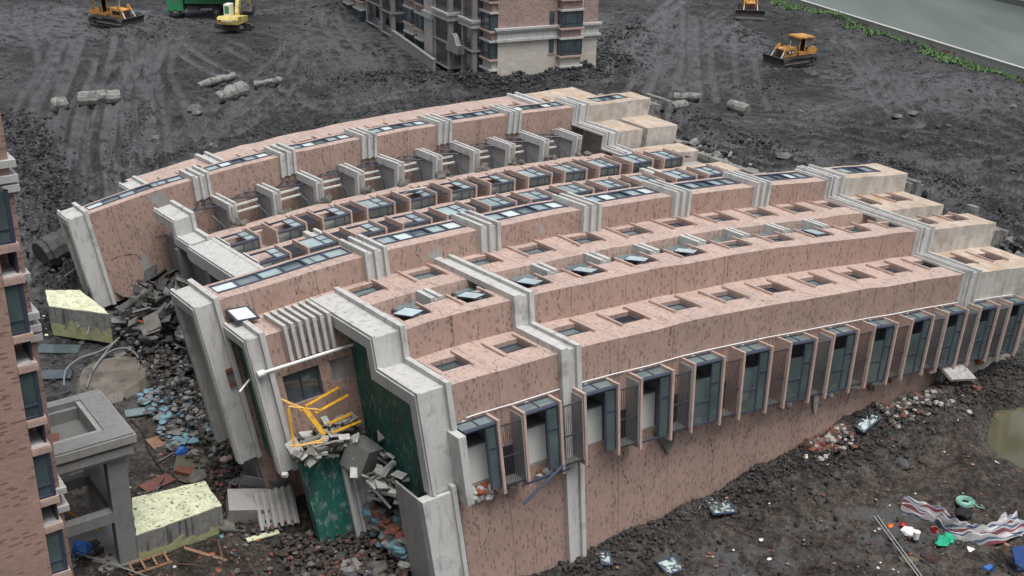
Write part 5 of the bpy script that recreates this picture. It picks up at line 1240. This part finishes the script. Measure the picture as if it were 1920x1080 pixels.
# crushed concrete perched on the wall stub
def slabs(name,c,n,spread,smax,mats,seed,label=None):
    rr=random.Random(seed); x=MB(D,0)
    for i in range(n):
        p=(c[0]+rr.gauss(0,spread[0]),c[1]+rr.gauss(0,spread[1]),c[2]+rr.gauss(0,spread[2])); x.obox(p,(rr.uniform(.2,smax),rr.uniform(.2,smax),rr.uniform(.04,.14)),rotm(rr.uniform(-.7,.7),rr.uniform(-.7,.7),rr.uniform(0,3)),m=rr.randrange(len(mats)),jit=.12,rnd=rr)
    return x.build(name,mats)
o=slabs('rubble',(-27.6,6.6,-1.9),110,(.7,.7,.28),.8,[M['whitebit'],M['rubble'],M['grey']],81); o['kind']='stuff'
o=slabs('rubble',(-27.2,30.5,-1.8),150,(1.1,2.4,.8),1.1,[M['greyd'],M['clod2'],M['clod'],M['rubble']],82); o['kind']='stuff'
o=slabs('rubble',(-26.4,16,-4.2),120,(.8,3.,1.),1.0,[M['greyd'],M['clod'],M['black']],83); o['kind']='stuff'  # dark slab colours, black included, paint in the cavity's shade
o=slabs('rubble',(-25.9,4.6,-3.6),70,(.4,.7,.6),.7,[M['rubble'],M['grey'],M['whitebit']],84); o['kind']='stuff'
# standing wall stub with green face
ws=wthing('wall_stub',bz(-28,6.3),'broken standing wall stub with dark green face and grey pier below yellow frame','wall')
x=MB(D,0); x.box(-28.9,-27.15,6.0,6.5,-9.5,-2.3,seg=0); x.build('green_face',M['green'],ws)
x=MB(D,0); x.box(-28.9,-28.55,5.95,6.0,-9.5,-2.3); x.build('green_strip',M['green'],ws)
x=MB(D,0); x.box(-27.15,-26.1,5.9,6.7,-9.5,-3.0); x.box(-27.2,-27.0,5.7,5.9,-9.5,-3.1); x.box(-26.8,-26.65,5.75,5.9,-9.5,-3.1); x.box(-26.3,-26.1,5.7,5.9,-9.5,-3.6); x.build('pier',M['white'],ws)
t=wthing('concrete_block',D(-26.4,5.3,-2.6),'dark grey concrete block tumbled between the wall stub and green roof wall','block')
x=MB(D,0); x.obox((-26.35,5.3,-2.6),(1.1,1.2,1.3),rotm(.4,.3,.5)); x.build('block_body',M['greyd'],t)
x=MB(D,0); x.tube([(-26.5,4.9,-3.6),(-25.9,4.2,-4.9)],.07,8); tag(x.build('pipe',M['pipe']),'short white pipe sticking out of the rubble by the dark concrete block','pipe')
# leaning concrete piece and bent columns near the far corner
x=MB(D,0); x.obox((-28.3,33.9,-2.9),(.5,.5,3.6),rotm(.25,.15,0)); x.obox((-28.5,33.2,-5.),(.6,.55,2.2),rotm(-.2,.1,0)); tag(x.build('concrete_column',M['grey']),'snapped grey concrete column hanging under the cracked brick wall','column')
x=MB(D,0); x.obox((-27.6,31.2,-4.),(.45,.45,3.),rotm(.1,.1,0)); tag(x.build('concrete_column',M['greyd']),'dark concrete column stump standing among crushed slabs below the far roof end','column')
x=MB(D,0); x.tube([(-28.2,34.6,-1.5),(-26.6,31.2,-2.3)],.08,6); tag(x.build('steel_bar',M['frame']),'upper of two dark bars poking from the crushed slabs by the brick wall','bar')
x=MB(D,0); x.tube([(-27.7,34.6,-1.3),(-26.2,31.6,-2.3)],.06,6); tag(x.build('steel_bar',M['frame']),'lower thin dark bar beside the other poking from crushed slabs','bar')
x=MB(D,0); x.obox((-28.6,32.9,-3.3),(.5,1.3,.4),rotm(.3,.2,.2)); tag(x.build('brick_lump',M['brickred']),'broken orange brick lump at the foot of the far roof corner','bricks')
for h_ in (.55,1.25):
    x=MB(D,0); x.box(-29.95,-29.5,9.88,10.03,h_,h_+.16); x.build('exposed_brick',M['brickd'],FB)
x=MB(D,0); x.box(-29.95,-29.5,9.96,10.03,.72,1.24); x.build('repair_patch',M['rubble'],FB)
# steps/ribbed slab and box at the foot
g=Gnd(465,968); x=MB(frm((g[0],g[1],g[2]+.5),.3,.2,.15)); x.box(-.9,.9,-.7,.7,-.4,.5); tag(x.build('concrete_block',M['grey']),'pale grey concrete block lying left of the ribbed slab','block')
g=Gnd(520,975); x=MB(frm((g[0],g[1],g[2]+.6),.3,.75,-.1)); x.box(-.9,.9,-.9,.9,-.1,.1)
for i in range(6): x.box(-.85+i*.3,-.70+i*.3,-.9,.9,.1,.36)
tag(x.build('ribbed_slab',M['grey']),'tilted grey concrete slab with raised ribs by the green wall stub','slab')
g=Gnd(493,935); x=MB(frm((g[0],g[1],g[2]+.9),.2,.1,.3)); x.box(-1.,1.,-.5,.5,-.4,.1); x.box(-1.,1.,-.55,-.45,.1,.6); tag(x.build('concrete_tray',M['greyd']),'dark broken concrete tray behind the ribbed slab','slab')
# yellow hanging frame
yf=wthing('bunk_frame',D(-26.8,7,-1.2),'bent bright yellow steel frame caught under the broken penthouse window wall','frame')
def yb(a,b,r=.055): 
    x=MB(D,0); x.tube([a,b],r,4); x.build('bar',M['yellow'],yf)
def YP(px,py,dist):   # a point at a given distance along the sight line of the survey photo, kept in world metres
    x=(px-960)/CF;y=-(py-540)/CF; X=x*cr-y*sr;Yv=x*sr+y*cr; v=np.array([X,cp+Yv*sp,-sp+Yv*cp]); return tuple(v*dist/np.linalg.norm(v)+np.array([0,0,Z0]))
def yw(a,b,r):
    x=MB(); x.tube([a,b],r,4); x.build('bar',M['yellow'],yf)
yd=float(np.linalg.norm(np.array(D(-27.2,6.6,-.5))-np.array([0,0,Z0])))
for a,b,r,d0,d1 in (((570,765),(608,815),.15,0,.2),((572,762),(634,727),.075,0,1.2),((590,775),(652,741),.075,0,1.2),((527,748),(572,766),.035,.1,0),((527,748),(575,775),.035,.1,0),((540,762),(600,768),.035,0,0),((541,765),(552,838),.05,0,.1),((545,836),(605,829),.04,.1,.1),((615,795),(660,775),.08,.5,1.4),((622,812),(676,790),.08,.4,1.3),((556,838),(612,822),.045,.1,.1)):
    yw(YP(*a,yd-1.+d0),YP(*b,yd-1.+d1),r)
# ---- concrete piles dug out in the field
def pile(px,py,px2,py2,r,label,z=4.3,broken=False,seed=1,mat='pile'):
    a=Gnd(px,py);b=Gnd(px2,py2); rr=random.Random(seed); n=8; pts=[];rad=[]
    for i in range(n+1):
        t=i/n; p=a+(b-a)*t; pts.append((p[0]+rr.uniform(-.05,.05),p[1]+rr.uniform(-.05,.05),p[2]+r*.65+rr.uniform(-.05,.05)*(2 if broken else 1))); rad.append(r*rr.uniform(.88,1.08)*(1 if not broken else rr.uniform(.7,1.1)))
    x=MB(); x.tube(pts,rad,12); t_=x.build('concrete_pile',M[mat],smooth=False); tag(t_,label,'pile','broken concrete piles in the mud')
    return t_
pile(150,197,228,190,.75,'longest cracked concrete pile lying in the ruts on the left',seed=1); pile(103,205,125,203,.7,'short buried pile stump left of the longest pile',seed=2)
pile(372,168,438,147,.45,'thin jagged concrete pile, upper of the two at centre left',broken=True,seed=3); pile(408,195,460,175,.75,'thick pale concrete pile below the jagged one at centre left',broken=True,seed=4)
pile(477,163,528,154,.35,'slim broken concrete pile right of the jagged one',broken=True,seed=5)
pile(1262,186,1312,188,.45,'straight pale concrete pile poking out of the heap behind the far foundation end',seed=7); pile(1372,205,1400,215,.6,'short thick concrete pile alone in the mud right of the far foundation',seed=8)
pile(1255,207,1282,203,.5,'pile stump just below the straight pale pile',seed=9)
pile(80,500,138,470,1.1,'fat dark concrete pile end half buried left of the far broken roof corner',seed=10,mat='clod2')
M['stonec']=vary('lump_grey',(.115,.114,.108),.8,2,.3,dirt=((.04,.038,.036),.8,1.5),bump=.3)
def boulder(px,py,s,label,mat='stonec',seed=1,flat=.7,grp='loose stones in the mud'):
    g=Gnd(px,py); x=MB(); x.rock((g[0],g[1],g[2]+s*.15),s,random.Random(seed),flat=flat); tag(x.build('stone',M[mat]),label,'stone',grp)
boulder(367,207,0.81,'grey lump below the broken piles at centre left',seed=11); boulder(370,214,0.56,'small stone resting against the lump below the broken piles',seed=12)
boulder(292,263,0.56,'small pale stone on the tracks above the fallen roof corner',seed=13); boulder(400,278,0.50,'pale stone close to the far edge of the fallen block',seed=14)
boulder(1442,230,0.56,'grey stone just below the short thick pile',seed=15); boulder(1712,215,0.68,'pair of square pale stones at right, the larger',seed=16); boulder(1680,219,0.50,'pair of square pale stones at right, the smaller',seed=17)
boulder(1900,203,0.68,'grey boulder at the right edge above the tyre marks',seed=18); boulder(1500,120+90,0.37,'little stone in the mud right of the short thick pile',seed=19)
boulder(1473,295,0.74,'pale flat rock beside the tall white cornice end',seed=20,flat=.4); boulder(1690,870,0.48,'lone dark stone on the near mud above the grey clay patch',seed=21,mat='clod2')
boulder(1775,735,0.54,'broken concrete lump at the foot of the stone base',seed=22); boulder(1245,890,0.30,'dark stone by the long tiled wall',seed=23,mat='clodw')
boulder(1510,858,0.21,'small cream stone near the middle of the long wall foot',seed=24,mat='foam')
# ---- boards, panes, window frames
K='boards and panels lying in the wreckage'
board(303,829,1.3,1.0,.7,M['wood'],'square tan plywood board on wet mud right of the porch','board',group=K)
board(262,775,1.5,.7,.45,M['glass'],'fallen grey window panel above the plywood board','window panel','window_panel',.07)
board(335,800,1.2,.7,.9,M['redboard'],'dark red board right of the fallen window panel','board',group=K)
board(295,908,1.6,.8,.9,M['redboard'],'pair of maroon boards just above the near foam block','board',group=K)
board(347,890,.9,.5,-.3,M['brickd'],'chunk of red brickwork right of the maroon boards','bricks',name='brick_lump',th=.25)
board(110,657,2.4,1.0,.1,M['glass_d'],'dark glass panel lying in mud below the far foam block','window panel','window_panel',.07)
board(100,705,2.0,1.0,.2,M['glass_d'],'broken dark window panel left of the round muddy slab','window panel','window_panel',.07)
board(170,627,.9,.7,.4,M['foam'],'small pale yellow foam sheet by the far foam block','foam sheet','foam_sheet',.05)
board(450,885+20,.7,.5,.5,M['foam'],'ragged yellow foam scrap right of the near foam block','foam sheet','foam_sheet',.05)
board(415,890,1.0,.6,.8,M['redboard'],'brown triangular board behind the near foam block','board',group=K)
board(493,1008,1.5,.3,.55,M['foam'],'narrow yellow foam strip below the ribbed slab','foam sheet','foam_sheet',.06)
board(370,1038,3.0,.16,-.35,M['wood'],'long thin brown plank below the near foam block','plank',name='plank',th=.06,group=K)
board(415,1040,2.0,.08,-1.2,M['rust'],'thin rusty bar crossing the long plank','bar','steel_bar',.05)
board(335,1060,2.4,.05,-.05,M['rust'],'thin reddish rod lying flat near the bottom edge at left','bar','steel_bar',.04)
board(325,852,.07,1.8,-.6,M['greyd'],'dark stick pointing at the small blue ball in the puddle','stick','stick',.05)
g=Gnd(341,852); x=MB(); x.rock((g[0],g[1],g[2]+.15),.38,random.Random(3),flat=1.); tag(x.build('ball',M['blue']),'small dark blue ball in the puddle right of the porch','ball')
def ladder():
    g=Gnd(280,1062); x=MB(frm((g[0],g[1],g[2]+.1),.6,.1,0))
    for y in (-.35,.35): x.box(-.9,.9,y-.05,y+.05,0,.08)
    for i in range(4): x.box(-.8+i*.5,-.7+i*.5,-.35,.35,.08,.14)
    tag(x.build('wooden_crate_frame',M['wood']),'broken wooden slatted frame at the bottom edge right of the porch','crate')
ladder()
def casement(px,py,sx,sy,rz,label,glass=True,tilt=(.05,.05)):
    g=Gnd(px,py); t=wthing('window_casement',tuple(g),label,'window','fallen window casements'); f=frm((g[0],g[1],g[2]+.12),rz,*tilt); fr=.09
    x=MB(f); x.box(-sx/2,sx/2,-sy/2,-sy/2+fr,0,.07); x.box(-sx/2,sx/2,sy/2-fr,sy/2,0,.07); x.box(-sx/2,-sx/2+fr,-sy/2+fr,sy/2-fr,0,.07); x.box(sx/2-fr,sx/2,-sy/2+fr,sy/2-fr,0,.07); x.build('frame',M['frame'],t)
    if glass: x=MB(f); x.poly([(-sx/2+fr,-sy/2+fr,.03),(sx/2-fr,-sy/2+fr,.03),(sx/2-fr,sy/2-fr,.03),(-sx/2+fr,sy/2-fr,.03)]); x.build('pane',M['shatter'],t)
def shat():
    m=N('shattered_pane'); n=m.noise(3.5,5,.7); f=m.ramp(n,[(.45,0.),(.55,1.)]); m.setc(m.mix(f,(.05,.07,.07),(.42,.5,.48))); m.rough(.35); return m.m
M['shatter']=shat()
casement(1349,953,1.25,1.3,R_(15),'fallen dark-framed window with shattered pane on the mud by the long wall')
casement(1135,1052,.55,.95,R_(5),'narrow fallen window sash standing out at the foot of the white pilaster')
casement(1257,1066,1.1,.9,R_(35),'broken dark window frame with pale shards at the bottom edge',tilt=(.2,.1))
casement(1090,1030,.9,.6,R_(30),'empty bent window frame leaning at the foot of the white pilaster',False,(.9,.2))
casement(1625,795,1.6,.7,R_(42),'smashed dark window frame in white rubble at the foot of the long wall',tilt=(.3,-.2))
# ---- round muddy slab and hoses
g=Gnd(215,715); x=MB(); n=28
P=[(g[0]+2.3*math.cos(t)*(1+.08*math.sin(3*t)),g[1]+3.0*math.sin(t)*(1+.06*math.cos(2*t))) for t in [i*2*math.pi/n for i in range(n)]]
M['clay']=vary('wet_clay',(.135,.12,.10),.45,.8,.35,dirt=((.05,.045,.04),.7,1.5),bump=.2)
c_=np.mean(P,0); zt=g[2]+.45
for i in range(n):
    j=(i+1)%n; a,b=P[i],P[j]; a2=(c_[0]+(a[0]-c_[0])*.82,c_[1]+(a[1]-c_[1])*.82);b2=(c_[0]+(b[0]-c_[0])*.82,c_[1]+(b[1]-c_[1])*.82)
    x.poly([(*a,zt-.6),(*b,zt-.6),(*b2,zt-.02),(*a2,zt-.02)]); x.poly([(*a2,zt-.02),(*b2,zt-.02),(c_[0],c_[1],zt+.1)])
tag(x.build('clay_slab',M['clay']),'rounded brown clay-covered slab with grey hoses on it','slab')
def hose(pts,r,mat,label,cat='hose',z=None,lift=.12):
    P=[]
    for a,b in pts:
        q=Gnd(a,b); P.append((q[0],q[1],max(q[2],(z if z else -9))+lift))
    Q=[]
    for i in range(len(P)-1):
        p0,p1,p2,p3=[np.array(P[k]) for k in (max(i-1,0),i,i+1,min(i+2,len(P)-1))]
        for k in range(6):
            t=k/6; Q.append(tuple(.5*((2*p1)+(-p0+p2)*t+(2*p0-5*p1+4*p2-p3)*t*t+(-p0+3*p1-3*p2+p3)*t**3)))
    Q.append(P[-1]); x=MB(); x.tube(Q,r,6); return tag(x.build(cat,mat),label,cat)
hose([(122,735),(125,705),(150,685),(190,672),(215,655),(225,645)],.05,M['hose_g'],'grey hose curling round the left of the round clay slab',z=zt)
hose([(165,740),(178,705),(205,668),(222,650)],.045,M['hose_g'],'grey hose crossing the middle of the round clay slab',z=zt)
hose([(170,720),(200,680),(235,668),(258,680),(262,705)],.045,M['hose_g'],'grey hose looping over the right of the round clay slab',z=zt)
hose([(168,660),(172,640),(160,630),(150,645)],.045,M['hose_g'],'short hose end above the round clay slab',z=1.)
hose([(245,790),(268,815),(280,850),(300,880),(308,900),(300,912)],.035,M['black'],'thin black cable winding over the wet mud right of the porch','cable')
hose([(124,545),(140,525),(152,512),(153,505)],.05,M['hose_g'],'grey hose rising behind the far foam block',z=2.)
# ---- workers' things on the right
M['blued']=vary('dark_blue_board',(.015,.05,.16),.4,3,.4,bump=.1)
def heap_tarp():
    path=[(1690,955),(1730,965),(1765,978),(1790,1000),(1820,1008),(1850,1010),(1885,1000),(1905,985)]; rr=random.Random(5)
    C_=[np.array(Gnd(a,b)) for a,b in path]; Q=[]
    for i in range(len(C_)-1):
        for k in range(8): Q.append(C_[i]*(1-k/8)+C_[i+1]*(k/8))
    Q.append(C_[-1]); n=len(Q); m=26; V=[]
    wd=[.4,.42,.46,.42,.42,.5,.62,.7]
    for i,q in enumerate(Q):
        t=Q[min(i+1,n-1)]-Q[max(i-1,0)]; t/=np.linalg.norm(t); nx=np.array([-t[1],t[0],0]); w_=np.interp(i/(n-1)*7,range(8),wd)*1.0
        for j in range(m):
            s=j/(m-1)*2-1; z=.10+.42*(1-s*s)+.13*math.sin(s*9+i*.22)+.07*math.sin(s*17-i*.13)+.06*math.sin(i*.9+s*3); V.append((q+nx*s*w_+np.array([0,0,z-.12*(abs(s)>.95)])))
    x=MB()
    for i in range(n-1):
        for j in range(m-1):
            a=i*m+j; U=lambda jj,ii:((jj/(m-1)*1.0+.12*math.sin(ii*.12)),ii*.12)
            x.poly([V[a],V[a+1],V[a+m+1],V[a+m]],uv=[U(j,i),U(j+1,i),U(j+1,i+1),U(j,i+1)])
    tag(x.build('striped_tarp',M['stripe'],smooth=False),'crumpled red, white and blue striped tarpaulin stretched over the mud','tarpaulin')
heap_tarp()
def coil(px,py,R,n,r,mat,label,name='hose_coil',cat='hose',seed=1):
    g=Gnd(px,py); rr=random.Random(seed); P=[]
    for k in range(n*16):
        t=k/16*2*math.pi; q=R*(.72+.28*math.sin(k*.11))*(1+rr.uniform(-.02,.02)); P.append((g[0]+q*math.cos(t),g[1]+q*.9*math.sin(t),g[2]+.12+.16*k/(n*16)))
    P+= [(g[0]+R*1.2,g[1]-R*.6,g[2]+.1),(g[0]+R*1.9,g[1]-R*.9,g[2]+.08),(g[0]+R*1.8,g[1]-R*.2,g[2]+.1)]
    x=MB(); x.tube(P,r,5); tag(x.build(name,mat),label,cat)
coil(1808,947,.42,9,.028,M['hose'],'pale green coiled hose above the striped tarpaulin')
coil(1745,1052,.26,6,.012,M['rust'],'tangled brown rope beside the long metal pipes',name='rope',cat='rope',seed=3)
def dome(px,py,r,mat,label):
    g=Gnd(px,py); t=wthing('hard_hat',tuple(g),label,'hard hat','hard hats on the mud'); x=MB(); n=12
    for i in range(4):
        a0,a1=i*math.pi/8,(i+1)*math.pi/8
        for k in range(n):
            b0,b1=k*2*math.pi/n,(k+1)*2*math.pi/n
            p=lambda a,b:(g[0]+r*math.cos(a)*math.cos(b)*1.15,g[1]+r*math.cos(a)*math.sin(b),g[2]+.04+r*math.sin(a)*.9)
            x.poly([p(a0,b0),p(a0,b1),p(a1,b1),p(a1,b0)])
    x.build('shell',mat,t); x=MB(); x.box(g[0]-.04,g[0]+r*1.6,g[1]-r*.6,g[1]+r*.6,g[2]+.035,g[2]+.055); x.box(g[0]-r*1.1,g[0]+r*1.1,g[1]-.02,g[1]+.02,g[2]+.05+r*.88,g[2]+.08+r*.9); x.build('brim',mat,t)
dome(1669,989,.13,M['orange'],'orange hard hat lying on the mud'); dome(1692,986,.12,M['red'],'red hard hat lying on the mud behind the white bucket')
def bucket(px,py,r,h,mat,label,name='bucket',cat='bucket',lid=None,handle=True):
    g=Gnd(px,py); t=wthing(name,tuple(g),label,cat); x=MB(); n=14
    for k in range(n):
        a,b=k*2*math.pi/n,(k+1)*2*math.pi/n
        x.poly([(g[0]+r*.85*math.cos(a),g[1]+r*.85*math.sin(a),g[2]),(g[0]+r*.85*math.cos(b),g[1]+r*.85*math.sin(b),g[2]),(g[0]+r*math.cos(b),g[1]+r*math.sin(b),g[2]+h),(g[0]+r*math.cos(a),g[1]+r*math.sin(a),g[2]+h)])
    x.poly([(g[0]+r*.84*math.cos(k*2*math.pi/n),g[1]+r*.84*math.sin(k*2*math.pi/n),g[2]+.03) for k in range(n)]); x.build('bucket_body',mat,t)
    if lid: x=MB(); x.tube([(g[0],g[1],g[2]+h),(g[0],g[1],g[2]+h+.05)],r*1.05,14); x.build('lid',lid,t)
    if handle: x=MB(); x.tube([(g[0]+r*math.cos(q),g[1]+.02,g[2]+h-.02+r*.5*math.sin(q)) for q in [i*math.pi/8 for i in range(9)]],.01,5); x.build('handle',M['steel'],t)
    return g
bucket(1717,1010,.15,.34,M['plastic_w'],'white plastic bucket with lid beside the orange hard hat',lid=M['plastic_w'])
g=bucket(1749,1001,.24,.12,M['plastic_w'],'white wash basin holding a red bucket',name='basin',cat='basin',handle=False)
bucket(1750,999,.15,.28,M['red'],'red bucket standing in the white basin')
x=MB(); g=Gnd(1703,999); x.rock((g[0],g[1],g[2]+.08),.35,random.Random(5),flat=.4); tag(x.build('plastic_bag',M['plastic_w']),'thin white plastic bag between the red hard hat and white bucket','bag')
x=MB(); g=Gnd(1820,1036); x.rock((g[0],g[1],g[2]+.08),.28,random.Random(6),flat=.6); tag(x.build('plastic_bag',M['plastic_w']),'crumpled white bag on the mud below the striped tarpaulin','bag')
rr=random.Random(12); x=MB(); g=Gnd(1775,1016)
for i in range(9): x.rock((g[0]+rr.uniform(-.3,.4),g[1]+rr.uniform(-.25,.25),g[2]+.1),rr.uniform(.15,.35),rr,flat=.4)
tag(x.build('green_cloth',M['greencloth']),'crumpled green cloth in front of the striped tarpaulin','cloth')
x=MB(); g=Gnd(1883,1035); x.tube([(g[0],g[1],g[2]),(g[0]+.05,g[1]+.02,g[2]+.4)],.13,10); tag(x.build('log',M['wood']),'short cut log below the right end of the striped tarpaulin','log')
x=MB(); g=Gnd(1812,960); 
for i in range(5): x.rock((g[0]+rr.uniform(-.4,.4),g[1]-.25+rr.uniform(-.1,.1),g[2]+.1),.35,rr,flat=.5)
tag(x.build('net_bundle',M['black']),'black bundle of netting between the coiled hose and striped tarpaulin','bundle')
for i,(dx,lab) in enumerate(((0,'long bright metal pipe, left of the pair by the hard hats'),(7,'long bright metal pipe, right of the pair by the hard hats'),(50,'dull thin pipe right of the bright pair'))):
    a=Gnd(1638+dx,968+(3 if i<2 else 55)); b=Gnd(1728+dx+(0 if i<2 else 10),1095); x=MB(); x.tube([(a[0],a[1],a[2]+.1),(b[0],b[1],b[2]+.12)],.028 if i<2 else .018,6); tag(x.build('metal_pipe',M['steel'] if i<2 else M['greyd']),lab,'pipe','metal pipes lying on the mud')
for i,(p,q,lab) in enumerate((((1856,1045),(1905,1090),'dark steel rail, leftmost at the lower right corner'),((1866,1043),(1925,1085),'dark steel rail, middle one at the lower right corner'),((1880,1055),(1850,1085),'short dark rail crossing under the other two in the corner'))):
    a=Gnd(*p); b=Gnd(*q); x=MB(); x.tube([(a[0],a[1],a[2]+.25),(b[0],b[1],b[2]+.3)],.05,4); tag(x.build('steel_rail',M['black']),lab,'rail','dark rails in the corner')
g=Gnd(1913,1060); x=MB(frm((g[0],g[1],g[2]+.4),.4,.9,.1)); x.box(-.5,.5,-.5,.5,0,.06); tag(x.build('hoarding',M['blued']),'blue panel standing at the lower right corner','panel')
g=Gnd(1852,1074); x=MB(frm((g[0],g[1],g[2]+.1),.6,.1,.1)); x.box(-.25,.25,-.15,.15,0,.2); tag(x.build('blue_box',M['blue']),'small blue box at the bottom edge near the dark rails','box')
for i,(px,py,rz,lab) in enumerate(((1335,1047,.0,'splintered orange stick near the bottom edge, left piece'),(1347,1049,.1,'splintered orange stick near the bottom edge, right piece'),(1313,952,1.2,'short timber scrap left of the shattered window'))):
    board(px,py,.6,.06,rz,M['wood'],lab,'stick','stick',.05,group='timber scraps on the mud')
# white foundation debris at the base corner
board(1790,712,2.0,1.2,.5,M['whited'],'pale tiled slab fragment at the base corner of the stone wall','slab','wall_fragment',.15,(.35,.2),lift=.4)
board(1500-0,757+72,2.,.7,.5,M['whitebit'],'pale plaster slab among rubble at the foot of the long wall','slab','wall_fragment',.1,(.2,.2)) if False else None

# bars, slabs and scraps lying about the broken end
rz=random.Random(91); x=MB(); y=MB()
for i in range(22):
    a,b,c=bz(rz.uniform(-33,-27),rz.choice([rz.uniform(8,33),rz.uniform(-1,6)])); t=rz.uniform(0,3.1); L=rz.uniform(.6,1.8); k=rz.uniform(-.4,.4)
    x.tube([(a,b,c+.12),(a+math.cos(t)*L*.5-k*.3*math.sin(t),b+math.sin(t)*L*.5+k*.3*math.cos(t),c+.2+abs(k)),(a+math.cos(t)*L,b+math.sin(t)*L,c+.12+rz.uniform(0,.5))],.022,5)
x.build('rebar_tangle',M['rust'])['kind']='stuff'
for i in range(60):
    u,w=(rz.uniform(-32.5,-28.5),rz.uniform(8,31)) if i<36 else (rz.uniform(-31,-27.5),rz.uniform(-1.5,5))
    a,b,c=bz(u,w); n=rz.randint(5,7); r0=rz.uniform(.2,.7); P=[(r0*rz.uniform(.6,1.1)*math.cos(q*6.283/n),r0*rz.uniform(.6,1.1)*math.sin(q*6.283/n)) for q in range(n)]
    f=frm((a,b,c+.16),rz.uniform(0,6),rz.uniform(-.35,.35),rz.uniform(-.35,.35)); m_=rz.randrange(4); z1=rz.uniform(.06,.14)
    A=[f(p[0],p[1],0) for p in P]; B=[f(p[0],p[1],z1) for p in P]; y.poly(B,m=m_)
    for q in range(n): y.poly([A[q],A[(q+1)%n],B[(q+1)%n],B[q]],m=m_)
y.build('rubble',[M['greyd'],M['rubble'],M['clod2'],M['tile_plain']])['kind']='stuff'
